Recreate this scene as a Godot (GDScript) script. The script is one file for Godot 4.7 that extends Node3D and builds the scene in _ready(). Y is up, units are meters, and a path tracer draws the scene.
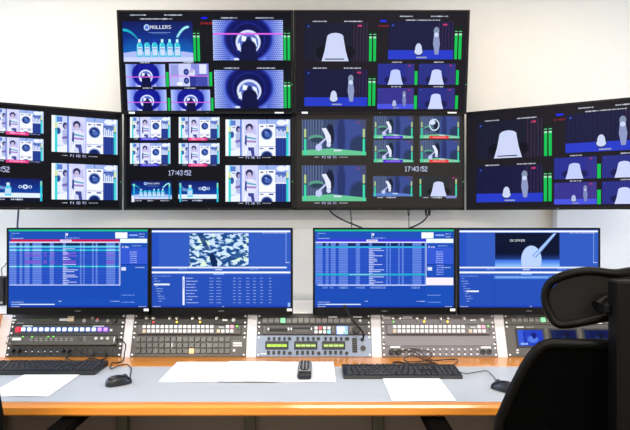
extends Node3D

# ---------------------------------------------------------------- measures
const F := 560.0            # focal length in pixels of the 630 x 430 frame
const EYE := 1.34           # lens height
const DESK := 0.748         # worktop height
const RACK_Z := 2.333       # distance of the foot of the sloping equipment panels
const SLOPE := 20.0         # lean of the panels, degrees
const UNIT := 0.04445       # one rack unit
const RACK_X := [-1.048, -0.529, -0.004, 0.5205, 1.045]
const DECK := 0.925          # top of the shelf the desk monitors stand on

var mats := {}
var boxes := {}
var names := {}
var rng := RandomNumberGenerator.new()

# ---------------------------------------------------------------- mesh builder
class MB:
	var v := PackedVector3Array()
	var n := PackedVector3Array()
	var t := PackedVector2Array()
	func tri(a: Vector3, b: Vector3, c: Vector3, na: Vector3, nb: Vector3, nc: Vector3, ua := Vector2.ZERO, ub := Vector2.ZERO, uc := Vector2.ZERO):
		if (b - a).cross(c - a).dot(na + nb + nc) > 0.0:
			v.append_array([a, c, b]); n.append_array([na, nc, nb]); t.append_array([ua, uc, ub])
		else:
			v.append_array([a, b, c]); n.append_array([na, nb, nc]); t.append_array([ua, ub, uc])
	func quad(a, b, c, d, nn: Vector3, uvs = null):
		if uvs == null:
			tri(a, b, c, nn, nn, nn); tri(a, c, d, nn, nn, nn)
		else:
			tri(a, b, c, nn, nn, nn, uvs[0], uvs[1], uvs[2]); tri(a, c, d, nn, nn, nn, uvs[0], uvs[2], uvs[3])
	func smooth_quad(a, b, c, d, na, nb, nc, nd):
		tri(a, b, c, na, nb, nc); tri(a, c, d, na, nc, nd)
	# box with chamfered edges
	func box(at: Vector3, size: Vector3, bev := 0.0):
		var h := size * 0.5
		var e: float = min(bev, min(h.x, min(h.y, h.z)) * 0.9)
		for ax in 3:
			var b := (ax + 1) % 3
			var c := (ax + 2) % 3
			for s in [-1.0, 1.0]:
				var q := []
				for k in [[-1, -1], [1, -1], [1, 1], [-1, 1]]:
					var p := Vector3.ZERO
					p[ax] = s * h[ax]; p[b] = k[0] * (h[b] - e); p[c] = k[1] * (h[c] - e)
					q.append(at + p)
				var nn := Vector3.ZERO
				nn[ax] = s
				quad(q[0], q[1], q[2], q[3], nn)
		if e <= 0.0:
			return
		for ax in 3:
			var b := (ax + 1) % 3
			var c := (ax + 2) % 3
			for sb in [-1.0, 1.0]:
				for sc in [-1.0, 1.0]:
					var q := []
					for k in [[-1, 0], [1, 0], [1, 1], [-1, 1]]:
						var p := Vector3.ZERO
						p[ax] = k[0] * (h[ax] - e)
						p[b] = sb * (h[b] - (e if k[1] == 1 else 0.0))
						p[c] = sc * (h[c] - (e if k[1] == 0 else 0.0))
						q.append(at + p)
					var nn := Vector3.ZERO
					nn[b] = sb; nn[c] = sc
					quad(q[0], q[1], q[2], q[3], nn.normalized())
		for sx in [-1.0, 1.0]:
			for sy in [-1.0, 1.0]:
				for sz in [-1.0, 1.0]:
					var o := Vector3(sx * h.x, sy * h.y, sz * h.z)
					var i := Vector3(sx, sy, sz)
					var nn := i.normalized()
					tri(at + o - Vector3(0, i.y, i.z) * e, at + o - Vector3(i.x, 0, i.z) * e, at + o - Vector3(i.x, i.y, 0) * e, nn, nn, nn)
	# profile [radius, height] turned about an axis
	func lathe(at: Vector3, axis: Vector3, prof: Array, seg := 16):
		var w := axis.normalized()
		var u := w.cross(Vector3.RIGHT if abs(w.x) < 0.9 else Vector3.UP).normalized()
		var x := w.cross(u)
		for i in prof.size() - 1:
			var a: Vector2 = prof[i]
			var b: Vector2 = prof[i + 1]
			var d := b - a
			if d.length() < 1e-7:
				continue
			for k in seg:
				var p0 := TAU * k / seg
				var p1 := TAU * (k + 1) / seg
				var r0 := u * cos(p0) + x * sin(p0)
				var r1 := u * cos(p1) + x * sin(p1)
				var n0 := (r0 * d.y - w * d.x).normalized()
				var n1 := (r1 * d.y - w * d.x).normalized()
				smooth_quad(at + r0 * a.x + w * a.y, at + r1 * a.x + w * a.y, at + r1 * b.x + w * b.y, at + r0 * b.x + w * b.y, n0, n1, n1, n0)
	func tube(pts: Array, r, seg := 8, closed := false, flat := 1.0):
		var m := pts.size()
		var rings := []
		var up := Vector3.ZERO
		for i in m:
			var a: Vector3 = pts[(i - 1 + m) % m] if closed or i > 0 else pts[0]
			var b: Vector3 = pts[(i + 1) % m] if closed or i < m - 1 else pts[m - 1]
			var d := (b - a).normalized()
			if up == Vector3.ZERO:
				up = d.cross(Vector3.RIGHT if abs(d.x) < 0.9 else Vector3.UP).normalized()
			up = (up - d * up.dot(d)).normalized()
			var sd := d.cross(up)
			var rad: float = r[i] if r is Array else r
			var ring := []
			for k in seg:
				var q := TAU * k / seg
				var nn := up * cos(q) + sd * sin(q)
				ring.append([pts[i] + up * cos(q) * rad + sd * sin(q) * rad * flat, nn])
			rings.append(ring)
		for i in (m if closed else m - 1):
			var r0: Array = rings[i]
			var r1: Array = rings[(i + 1) % m]
			for k in seg:
				var k1 := (k + 1) % seg
				smooth_quad(r0[k][0], r0[k1][0], r1[k1][0], r1[k][0], r0[k][1], r0[k1][1], r1[k1][1], r1[k][1])
		if not closed:
			for e in [0, m - 1]:
				var d: Vector3 = (pts[0] - pts[1]).normalized() if e == 0 else (pts[m - 1] - pts[m - 2]).normalized()
				for k in seg:
					tri(pts[e], rings[e][k][0], rings[e][(k + 1) % seg][0], d, d, d)
	# flat outline (convex or not) given thickness along w
	func prism(at: Vector3, u: Vector3, x: Vector3, w: Vector3, poly: PackedVector2Array, depth: float):
		var idx := Geometry2D.triangulate_polygon(poly)
		for i in range(0, idx.size(), 3):
			var q := []
			for k in 3:
				q.append(at + u * poly[idx[i + k]].x + x * poly[idx[i + k]].y)
			tri(q[0], q[1], q[2], -w, -w, -w)
			var o := w * depth
			tri(q[0] + o, q[1] + o, q[2] + o, w, w, w)
		var area := 0.0
		for i in poly.size():
			area += poly[i].cross(poly[(i + 1) % poly.size()])
		for i in poly.size():
			var a := poly[i]
			var b := poly[(i + 1) % poly.size()]
			var e := (b - a).normalized() * signf(area)
			var nn := u * e.y - x * e.x
			var pa := at + u * a.x + x * a.y
			var pb := at + u * b.x + x * b.y
			quad(pa, pb, pb + w * depth, pa + w * depth, nn)
	# grid of points [row][col], thickened along given normals
	func shell(g: Array, th: float):
		var rows := g.size()
		var cols: int = g[0].size()
		var nrm := []
		for i in rows:
			var line := []
			for j in cols:
				var du: Vector3 = g[i][min(j + 1, cols - 1)] - g[i][max(j - 1, 0)]
				var dv: Vector3 = g[min(i + 1, rows - 1)][j] - g[max(i - 1, 0)][j]
				line.append(du.cross(dv).normalized())
			nrm.append(line)
		for i in rows - 1:
			for j in cols - 1:
				for s in [-1.0, 1.0]:
					var q := []
					var m := []
					for k in [[i, j], [i, j + 1], [i + 1, j + 1], [i + 1, j]]:
						q.append(g[k[0]][k[1]] + nrm[k[0]][k[1]] * th * 0.5 * s); m.append(nrm[k[0]][k[1]] * s)
					smooth_quad(q[0], q[1], q[2], q[3], m[0], m[1], m[2], m[3])
		var rim := []
		for j in cols: rim.append([0, j])
		for i in range(1, rows): rim.append([i, cols - 1])
		for j in range(cols - 2, -1, -1): rim.append([rows - 1, j])
		for i in range(rows - 2, 0, -1): rim.append([i, 0])
		var mid: Vector3 = g[rows / 2][cols / 2]
		for k in rim.size():
			var a: Array = rim[k]
			var b: Array = rim[(k + 1) % rim.size()]
			var pa: Vector3 = g[a[0]][a[1]]
			var pb: Vector3 = g[b[0]][b[1]]
			var oa: Vector3 = nrm[a[0]][a[1]] * th * 0.5
			var ob: Vector3 = nrm[b[0]][b[1]] * th * 0.5
			quad(pa - oa, pb - ob, pb + ob, pa + oa, ((pa + pb) * 0.5 - mid).normalized())
	func mesh() -> ArrayMesh:
		var a := []
		a.resize(Mesh.ARRAY_MAX)
		a[Mesh.ARRAY_VERTEX] = v; a[Mesh.ARRAY_NORMAL] = n; a[Mesh.ARRAY_TEX_UV] = t
		var m := ArrayMesh.new()
		m.add_surface_from_arrays(Mesh.PRIMITIVE_TRIANGLES, a)
		return m

# ---------------------------------------------------------------- scene helpers
func numbered(called: String) -> String:
	var k: int = names.get(called, 0)
	names[called] = k + 1
	return called if k == 0 else "%s_%03d" % [called, k]

func tag(o: Node, label: String, category: String, group := ""):
	o.set_meta("label", label); o.set_meta("category", category)
	if group: o.set_meta("group", group)

func thing(called: String, label: String, category: String, at := Vector3.ZERO, group := "") -> Node3D:
	var o := Node3D.new()
	o.name = numbered(called)
	add_child(o)
	o.position = at
	tag(o, label, category, group)
	return o

func part(called: String, m: Mesh, mt: Material, parent: Node, at := Vector3.ZERO) -> MeshInstance3D:
	var o := MeshInstance3D.new()
	o.name = called if parent != self else numbered(called)
	o.mesh = m
	o.material_override = mt
	o.position = at
	o.cast_shadow = GeometryInstance3D.SHADOW_CASTING_SETTING_ON
	parent.add_child(o, true)
	return o

func setting(called: String, m: Mesh, mt: Material, at := Vector3.ZERO) -> MeshInstance3D:
	var o := part(called, m, mt, self, at)
	o.set_meta("kind", "structure")
	return o

func bx(size: Vector3, bev := 0.0) -> ArrayMesh:
	var k := "%.4f %.4f %.4f %.4f" % [size.x, size.y, size.z, bev]
	if not boxes.has(k):
		var b := MB.new()
		b.box(Vector3.ZERO, size, bev)
		boxes[k] = b.mesh()
	return boxes[k]

func disc(r: float, h: float, bev := 0.0, seg := 16) -> ArrayMesh:   # round button or knob standing out along z
	var k := "d %.4f %.4f %.4f" % [r, h, bev]
	if not boxes.has(k):
		var b := MB.new()
		b.lathe(Vector3.ZERO, Vector3.BACK, [Vector2(0, 0), Vector2(r, 0), Vector2(r, h - bev), Vector2(r - bev, h), Vector2(0, h)], seg)
		boxes[k] = b.mesh()
	return boxes[k]

func ring(r: float, inner: float, h: float) -> ArrayMesh:            # a socket: raised collar round a sunk hole
	var k := "r %.4f %.4f %.4f" % [r, inner, h]
	if not boxes.has(k):
		var b := MB.new()
		b.lathe(Vector3.ZERO, Vector3.BACK, [Vector2(r, 0), Vector2(r, h), Vector2(inner, h), Vector2(inner, h * 0.2), Vector2(0, h * 0.2)], 14)
		boxes[k] = b.mesh()
	return boxes[k]

func srgb(r: float, g: float, b: float) -> Color:
	return Color(r / 255.0, g / 255.0, b / 255.0)

func mat(called: String, c := Color.WHITE, rough := 0.5, metal := 0.0, spec := 0.5) -> StandardMaterial3D:
	if mats.has(called):
		return mats[called]
	var m := StandardMaterial3D.new()
	m.resource_name = called
	m.albedo_color = c
	m.roughness = rough
	m.metallic = metal
	m.metallic_specular = spec
	mats[called] = m
	return m

func glow(called: String, c: Color, e: float) -> StandardMaterial3D:
	if mats.has(called):
		return mats[called]
	var m := mat(called, c, 0.4)
	m.emission_enabled = true
	m.emission = c
	m.emission_energy_multiplier = e
	return m

func grain(seed_: int, w: int, h: int, freq: float, sx: float, lo: Color, hi: Color, fine := 0.0) -> ImageTexture:
	var f := FastNoiseLite.new()
	f.seed = seed_; f.frequency = freq; f.fractal_octaves = 4
	f.noise_type = FastNoiseLite.TYPE_SIMPLEX_SMOOTH
	var r := RandomNumberGenerator.new()
	r.seed = seed_
	var im := Image.create(w, h, false, Image.FORMAT_RGB8)
	for y in h:
		for x in w:
			# blend over the seam so that the tile repeats without an edge
			var bx_ := float(x) / w
			var by_ := float(y) / h
			var a := lerpf(f.get_noise_2d(x * sx, y), f.get_noise_2d((x - w) * sx, y), bx_)
			var b := lerpf(f.get_noise_2d(x * sx, y - h), f.get_noise_2d((x - w) * sx, y - h), bx_)
			var k := clampf(0.5 + 0.9 * lerpf(a, b, by_) + r.randf_range(-fine, fine), 0, 1)
			im.set_pixel(x, y, lo.lerp(hi, k))
	im.generate_mipmaps()
	return ImageTexture.create_from_image(im)

func textured(called: String, tex: Texture2D, scale: Vector3, rough: float, spec := 0.5) -> StandardMaterial3D:
	var m := mat(called, Color.WHITE, rough, 0.0, spec)
	m.albedo_texture = tex
	m.uv1_triplanar = true
	m.uv1_world_triplanar = true
	m.uv1_scale = scale
	return m

# a pixel of the photograph gives a direction; the distance comes from the plane that the thing touches
func at_z(px: float, py: float, z: float) -> Vector3:
	return Vector3((px - 315.0) / F * z, EYE - (py - 215.0) / F * z, -z)

func at_y(px: float, py: float, y: float) -> Vector3:
	return at_z(px, py, (EYE - y) * F / (py - 215.0))

func curve(pts: Array, steps := 6) -> Array:
	var out := []
	for i in pts.size() - 1:
		var a: Vector3 = pts[max(i - 1, 0)]
		var b: Vector3 = pts[i]
		var c: Vector3 = pts[i + 1]
		var d: Vector3 = pts[min(i + 2, pts.size() - 1)]
		for k in steps:
			out.append(b.cubic_interpolate(c, a, d, float(k) / steps))
	out.append(pts[-1])
	return out

# ================================================================ pictures on the screens
class Pic:
	var im: Image
	var w: int
	var h: int
	var r := RandomNumberGenerator.new()
	const GLYPHS := {
		"0": [14, 17, 17, 17, 17, 17, 14], "1": [4, 12, 4, 4, 4, 4, 14], "2": [14, 17, 1, 6, 8, 16, 31], "3": [14, 17, 1, 6, 1, 17, 14],
		"4": [2, 6, 10, 18, 31, 2, 2], "5": [31, 16, 30, 1, 1, 17, 14], "7": [31, 1, 2, 4, 4, 8, 8], ":": [0, 4, 4, 0, 4, 4, 0],
		"M": [17, 27, 21, 21, 17, 17, 17], "O": [14, 17, 17, 17, 17, 17, 14], "L": [16, 16, 16, 16, 16, 16, 31], "E": [31, 16, 16, 30, 16, 16, 31],
		"R": [30, 17, 17, 30, 20, 18, 17], "S": [15, 16, 16, 14, 1, 1, 30], "P": [30, 17, 17, 30, 16, 16, 16], "H": [17, 17, 17, 31, 17, 17, 17],
		"D": [30, 17, 17, 17, 17, 17, 30], "T": [31, 4, 4, 4, 4, 4, 4], "X": [17, 17, 10, 4, 10, 17, 17], "K": [17, 18, 20, 24, 20, 18, 17],
		"I": [14, 4, 4, 4, 4, 4, 14], "Ö": [10, 0, 14, 17, 17, 17, 14]}
	func _init(ww: int, hh: int, c := Color.BLACK):
		w = ww; h = hh
		im = Image.create(w, h, false, Image.FORMAT_RGB8)
		im.fill(c)
		r.seed = 11
	func rect(x: float, y: float, ww: float, hh: float, c: Color):
		var x0 := int(round(x)); var y0 := int(round(y))
		var x1 := int(max(round(x + ww), x0 + 1)); var y1 := int(max(round(y + hh), y0 + 1))
		if c.a >= 0.999:
			im.fill_rect(Rect2i(x0, y0, x1 - x0, y1 - y0), c)
			return
		for yy in range(max(y0, 0), min(y1, h)):
			for xx in range(max(x0, 0), min(x1, w)):
				im.set_pixel(xx, yy, im.get_pixel(xx, yy).lerp(Color(c, 1.0), c.a))
	func mix(x: float, y: float, ww: float, hh: float, a: Color, b: Color, across := false):   # two dyes blended over a rectangle
		var n := int(ww if across else hh)
		for k in n:
			var c := a.lerp(b, float(k) / max(n - 1, 1))
			if across: rect(x + k, y, 1, hh, c)
			else: rect(x, y + k, ww, 1, c)
	func ell(cx: float, cy: float, rx: float, ry: float, c: Color, soft := 1.5, inner := 0.0):
		for yy in range(max(int(cy - ry - 2), 0), min(int(cy + ry + 3), h)):
			for xx in range(max(int(cx - rx - 2), 0), min(int(cx + rx + 3), w)):
				var d := Vector2((xx - cx) / rx, (yy - cy) / ry).length()
				var k := clampf((1.0 - d) * min(rx, ry) / soft + 0.5, 0, 1)
				if inner > 0.0:
					k *= clampf((d - inner) * min(rx, ry) / soft + 0.5, 0, 1)
				if k > 0.0:
					im.set_pixel(xx, yy, im.get_pixel(xx, yy).lerp(Color(c, 1), k * c.a))
	func poly(pts: Array, c: Color):
		var p := PackedVector2Array(pts)
		var lo := p[0]; var hi := p[0]
		for q in p: lo = lo.min(q); hi = hi.max(q)
		for yy in range(max(int(lo.y), 0), min(int(hi.y) + 1, h)):
			for xx in range(max(int(lo.x), 0), min(int(hi.x) + 1, w)):
				if Geometry2D.is_point_in_polygon(Vector2(xx + 0.5, yy + 0.5), p):
					im.set_pixel(xx, yy, im.get_pixel(xx, yy).lerp(Color(c, 1), c.a))
	func text(x: float, y: float, s: String, hh: float, c: Color, bold := 1.0, narrow := 1.0):
		var uy := hh / 7.0
		var u := uy * narrow
		for ch in s:
			if GLYPHS.has(ch):
				for j in 7:
					for i in 5:
						if GLYPHS[ch][j] >> (4 - i) & 1:
							rect(x + i * u, y + j * uy, u * bold, uy, c)
			x += u * (6.0 if ch != ":" and ch != " " else 4.5)
	func small(x: float, y: float, ww: float, hh: float, c: Color):   # a line of print too small to read
		var e := x + ww
		while x < e:
			var k: float = min(r.randf_range(0.25, 0.75) * max(hh, 3.0), e - x)
			var q := r.randf_range(0.55, 1.0)
			rect(x, y + hh * (1.0 - q) * 0.5, max(k, 1.0), hh * q, Color(c, r.randf_range(0.75, 1.0)))
			x += k + max(hh, 3.0) * (0.3 if r.randf() < 0.25 else 0.1)
	func put(p: Pic, x: float, y: float, ww: float, hh: float):
		var q := p.im.duplicate() as Image
		q.resize(int(round(ww)), int(round(hh)), Image.INTERPOLATE_LANCZOS)
		im.blit_rect(q, Rect2i(0, 0, q.get_width(), q.get_height()), Vector2i(int(round(x)), int(round(y))))
	func tex() -> ImageTexture:
		im.adjust_bcs(0.97, 1.08, 1.04)
		im.generate_mipmaps()
		return ImageTexture.create_from_image(im)

func c8(r: float, g: float, b: float, a := 1.0) -> Color:
	return Color(r / 255.0, g / 255.0, b / 255.0, a)

func feed_laundry(bars := true) -> Pic:      # a laundry room: a person with washing before two stacked machines
	var p := Pic.new(256, 144, c8(196, 206, 250))
	p.rect(0, 0, 14, 144, c8(244, 248, 255))
	p.rect(26, 0, 36, 144, c8(206, 216, 255))
	p.rect(14, 0, 12, 144, c8(140, 214, 240))
	p.rect(20, 4, 20, 20, c8(96, 130, 205))
	p.rect(22, 26, 24, 90, c8(228, 234, 255))
	p.ell(25, 60, 8, 13, c8(52, 84, 160))
	p.rect(27, 30, 12, 3, c8(90, 100, 150))
	p.ell(50, 38, 9, 13, c8(48, 56, 110)); p.ell(53, 42, 6, 9, c8(170, 160, 200))
	p.poly([Vector2(40, 58), Vector2(58, 52), Vector2(58, 112), Vector2(42, 108)], c8(178, 186, 226))
	p.poly([Vector2(38, 84), Vector2(58, 78), Vector2(58, 90), Vector2(40, 92)], c8(128, 110, 180))
	p.poly([Vector2(20, 124), Vector2(62, 112), Vector2(62, 144), Vector2(20, 144)], c8(238, 242, 255))
	p.rect(58, 0, 6, 144, c8(84, 122, 205)); p.rect(64, 0, 64, 144, c8(212, 216, 252))
	p.rect(70, 14, 4, 130, c8(236, 238, 255))
	p.poly([Vector2(76, 22), Vector2(116, 22), Vector2(122, 60), Vector2(78, 60)], c8(196, 194, 240))
	p.poly([Vector2(78, 62), Vector2(88, 54), Vector2(108, 54), Vector2(122, 64), Vector2(126, 92), Vector2(112, 112), Vector2(84, 112), Vector2(76, 92)], c8(226, 230, 255))
	p.ell(94, 31, 14, 15, c8(40, 46, 92)); p.ell(94, 38, 9, 12, c8(196, 184, 214)); p.ell(94, 48, 7, 6, c8(206, 196, 224))
	p.poly([Vector2(80, 66), Vector2(122, 74), Vector2(122, 80), Vector2(80, 74)], c8(110, 170, 200))
	p.poly([Vector2(80, 82), Vector2(124, 84), Vector2(120, 92), Vector2(80, 90)], c8(168, 140, 206))
	p.poly([Vector2(78, 62), Vector2(84, 62), Vector2(84, 104), Vector2(76, 96)], c8(60, 70, 140))
	p.poly([Vector2(84, 110), Vector2(112, 110), Vector2(116, 144), Vector2(104, 144), Vector2(100, 124), Vector2(94, 124)], c8(70, 80, 150))
	p.poly([Vector2(78, 108), Vector2(90, 110), Vector2(82, 144), Vector2(72, 144)], c8(236, 240, 255))
	p.rect(128, 0, 4, 144, c8(170, 186, 240))
	p.rect(132, 0, 66, 18, c8(160, 182, 236)); p.rect(163, 0, 3, 14, c8(80, 110, 190))
	p.rect(132, 18, 66, 126, c8(246, 248, 255))
	p.rect(138, 25, 12, 5, c8(90, 100, 150)); p.rect(172, 23, 18, 6, c8(70, 86, 150)); p.ell(163, 26, 3, 3, c8(120, 130, 180))
	p.ell(163, 57, 23, 23, c8(120, 150, 205)); p.ell(163, 57, 19, 19, c8(30, 52, 120)); p.ell(166, 60, 12, 10, c8(78, 110, 184)); p.ell(160, 50, 6, 4, c8(120, 150, 215))
	p.rect(132, 106, 66, 3, c8(170, 182, 226)); p.rect(136, 113, 14, 4, c8(100, 110, 160)); p.rect(172, 112, 18, 6, c8(74, 90, 154))
	p.ell(163, 145, 24, 22, c8(120, 150, 205)); p.ell(163, 146, 20, 19, c8(22, 40, 100))
	p.rect(198, 0, 46, 30, c8(150, 176, 236)); p.ell(221, 12, 20, 11, c8(238, 242, 255))
	p.rect(198, 28, 46, 4, c8(58, 78, 150)); p.rect(198, 32, 46, 38, c8(98, 124, 196))
	for k in 5: p.rect(201 + k * 8, 38 + (k * 7) % 11, 6, 30 - (k * 7) % 11, c8(216, 226, 252))
	p.rect(198, 68, 46, 5, c8(236, 240, 255)); p.rect(198, 73, 46, 71, c8(34, 58, 136))
	for k in 4: p.rect(203 + k * 11, 74, 2, 70, c8(60, 92, 176))
	p.rect(244, 0, 12, 144, c8(190, 216, 250)); p.rect(240, 0, 10, 20, c8(246, 250, 255))
	if bars:
		for x in [12.0, 241.0]:
			p.rect(x, 28, 9, 22, c8(216, 232, 170)); p.rect(x, 50, 9, 6, c8(96, 150, 160)); p.rect(x, 56, 9, 88, c8(64, 210, 210))
	return p

func feed_drum(deep: bool, dots: bool, line_y := 0.32) -> Pic:      # seen from inside a washing drum, looking out of the door
	var bg := c8(120, 140, 232) if dots else c8(168, 176, 240)
	var p := Pic.new(256, 144, bg)
	p.mix(0, 0, 60, 144, c8(186, 204, 252), c8(96, 116, 220), true); p.mix(196, 0, 60, 144, c8(96, 116, 220), c8(182, 200, 252), true)
	if dots:
		for j in 20:
			for i in 9:
				var o := (j % 2) * 3.5
				p.ell(4 + i * 7 + o, 4 + j * 7.4, 2.0, 1.8, c8(40, 60, 150)); p.ell(252 - i * 7 - o, 4 + j * 7.4, 2.0, 1.8, c8(40, 60, 150))
		p.ell(128, 66, 96, 88, c8(96, 118, 214), 14.0)
	p.ell(128, 64, 88, 82, c8(24, 38, 140), 10.0)
	p.ell(128, 66, 80, 76, c8(12, 22, 96) if deep else c8(14, 22, 150), 5.0)
	p.ell(128, 68, 62, 60, c8(30, 46, 140), 3.0); p.ell(128, 68, 58, 56, c8(10, 18, 84) if deep else c8(16, 26, 150), 3.0)
	p.ell(128, 78, 46, 44, c8(214, 224, 255), 3.0); p.ell(128, 82, 37, 38, c8(96, 116, 196), 3.0)
	p.poly([Vector2(106, 54), Vector2(124, 60), Vector2(118, 76), Vector2(104, 74)], c8(236, 242, 255))
	p.poly([Vector2(140, 60), Vector2(156, 66), Vector2(162, 96), Vector2(150, 90)], c8(230, 238, 255))
	p.poly([Vector2(86, 88), Vector2(98, 80), Vector2(102, 104), Vector2(90, 108)], c8(226, 234, 255))
	p.poly([Vector2(122, 62), Vector2(136, 58), Vector2(140, 84), Vector2(120, 84)], c8(30, 40, 96))
	p.ell(130, 96, 27, 24, c8(12, 18, 66), 3.0)
	p.poly([Vector2(104, 96), Vector2(156, 96), Vector2(164, 144), Vector2(96, 144)], c8(12, 18, 70))
	p.ell(84, 140, 10, 5, c8(220, 230, 255), 2.0)
	if line_y > 0.0:
		p.rect(0, 144 * line_y, 256, 6, c8(206, 92, 226)); p.rect(0, 144 * line_y + 2, 256, 2, c8(240, 130, 240))
	return p

func feed_laundry_line() -> Pic:             # the laundry room in lavender, with a level line across
	var p := Pic.new(256, 144, c8(140, 146, 220))
	p.rect(0, 0, 60, 144, c8(176, 182, 238))
	for k in 6: p.rect(16 + k * 7, 10, 3, 66, c8(110, 118, 196))
	p.rect(62, 0, 80, 144, c8(206, 210, 250)); p.ell(110, 52, 17, 20, c8(24, 34, 110)); p.ell(110, 108, 17, 20, c8(24, 34, 110))
	p.ell(110, 52, 9, 11, c8(90, 110, 190)); p.ell(110, 108, 9, 11, c8(90, 110, 190))
	p.ell(150, 56, 17, 24, c8(222, 226, 250)); p.ell(146, 44, 13, 15, c8(190, 186, 226)); p.poly([Vector2(130, 80), Vector2(178, 78), Vector2(176, 144), Vector2(134, 144)], c8(54, 64, 150))
	p.ell(66, 128, 20, 12, c8(236, 240, 255)); p.rect(196, 4, 46, 60, c8(226, 230, 254)); p.rect(178, 70, 70, 74, c8(70, 80, 170))
	p.rect(0, 76, 256, 6, c8(214, 130, 232))
	return p

func feed_bottles(bars: bool) -> Pic:        # six pale bottles on a white table under the maker's sign
	var p := Pic.new(280, 164, c8(8, 36, 108))
	p.mix(0, 0, 280, 82, c8(4, 30, 96), c8(6, 60, 146)); p.mix(0, 82, 280, 50, c8(6, 60, 146), c8(20, 110, 196))
	for k in 26:
		var q := k / 25.0
		p.ell(4 + q * 54, 34 + q * q * 36, 7 - 3 * q, 6 - 3.5 * q, c8(40, 190, 206, 0.5), 3.0)
		p.ell(262 - q * 44, 22 + q * q * 40, 5, 5, c8(170, 240, 246, 0.6), 3.0)
	p.ell(44, 100, 40, 30, c8(14, 110, 180, 0.4), 20.0); p.ell(236, 100, 40, 30, c8(14, 110, 180, 0.4), 20.0)
	p.poly([Vector2(0, 128), Vector2(40, 122), Vector2(240, 122), Vector2(280, 128), Vector2(280, 164), Vector2(0, 164)], c8(176, 190, 246))
	p.poly([Vector2(0, 146), Vector2(280, 146), Vector2(280, 164), Vector2(0, 164)], c8(206, 214, 255))
	for k in 6:
		var x := 66.0 + k * 30.2
		var cap: Color = [c8(226, 226, 240), c8(16, 50, 110), c8(40, 60, 190), c8(200, 240, 240), c8(160, 240, 240), c8(206, 246, 250)][k]
		p.rect(x - 5, 72, 10, 13, cap)
		p.poly([Vector2(x - 5, 85), Vector2(x + 5, 85), Vector2(x + 12, 96), Vector2(x + 13, 144), Vector2(x - 13, 144), Vector2(x - 12, 96)], c8(64, 196, 222))
		p.rect(x - 9, 88, 3, 52, c8(140, 232, 240)); p.rect(x - 9, 104, 19, 34, c8(206, 222, 250)); p.rect(x - 8, 110, 17, 3, c8(90, 120, 190))
	p.ell(97, 24, 12, 13, c8(196, 214, 248)); p.ell(97, 24, 7, 8, c8(90, 130, 210))
	p.rect(104, 44, 88, 2, c8(130, 160, 220)); p.rect(116, 49, 62, 2, c8(90, 120, 190))
	if bars:
		for x in [12.0, 258.0]:
			p.rect(x, 26, 11, 26, c8(150, 220, 190)); p.rect(x, 52, 11, 112, c8(40, 180, 220))
	p.im.resize(560, 328, Image.INTERPOLATE_CUBIC); p.w = 560; p.h = 328
	p.text(224, 32, "MÖLLERS", 28, c8(240, 246, 255), 1.3)
	return p

func feed_one_bottle() -> Pic:
	var p := Pic.new(256, 144, c8(8, 44, 126))
	p.mix(0, 0, 256, 90, c8(8, 30, 100), c8(12, 70, 160))
	p.rect(0, 92, 256, 30, c8(226, 238, 255)); p.rect(0, 122, 256, 22, c8(6, 18, 50))
	p.rect(66, 28, 18, 18, c8(200, 226, 246)); p.poly([Vector2(68, 46), Vector2(82, 46), Vector2(92, 60), Vector2(92, 110), Vector2(58, 110), Vector2(58, 60)], c8(90, 206, 236)); p.rect(60, 66, 28, 34, c8(196, 220, 250))
	p.ell(40, 60, 20, 10, c8(170, 150, 220, 0.8), 3.0)
	for k in 3: p.ell(138 + k * 26, 52, 10 if k != 1 else 15, 10 if k != 1 else 15, c8(206, 220, 246)); p.ell(138 + k * 26, 52, 5, 6, c8(30, 60, 130))
	for k in 12: p.ell(6 + k * 4, 24 + k * 4, 4, 4, c8(60, 200, 220, 0.6), 2.0)
	for x in [8.0, 244.0]:
		p.rect(x, 14, 11, 30, c8(130, 210, 180)); p.rect(x, 44, 11, 100, c8(50, 200, 226))
	return p

# stage pictures: a curtain and a lit floor with plain pale shapes standing on it
func stage_back(floor_at: float, cloth: Color, ground: Color) -> Pic:
	var p := Pic.new(256, 144, cloth)
	for k in 18: p.rect(k * 14.5 + 3, 0, 4, 144, cloth.lerp(Color.BLACK, 0.16))
	for k in 5: p.rect(196 + k * 13, 0, 5, 144, cloth.lerp(c8(110, 66, 80), 0.35))
	if floor_at < 1.0: p.rect(0, 144 * floor_at, 256, 144, ground)
	p.ell(17, 14, 4, 4, c8(60, 90, 190)); p.rect(214, 9, 16, 7, c8(190, 60, 110))
	return p

func stage_wide(cloth: Color, ground: Color, lift := 1.0) -> Pic:
	var p := stage_back(0.76, cloth, ground)
	var pale := c8(206, 216, 244).lerp(c8(120, 130, 190), 1.0 - lift)
	p.ell(119, 112, 19, 18, c8(40, 48, 90)); p.ell(119, 104, 13, 22, pale); p.ell(119, 114, 16, 12, pale)
	p.poly([Vector2(180, 40), Vector2(196, 40), Vector2(203, 84), Vector2(198, 126), Vector2(184, 126), Vector2(176, 84)], c8(146, 156, 196).lerp(c8(90, 100, 160), 1.0 - lift))
	p.ell(188, 36, 11, 16, c8(136, 150, 176)); p.ell(188, 50, 9, 9, pale)
	p.rect(112, 134, 40, 6, c8(150, 160, 190))
	return p

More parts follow.
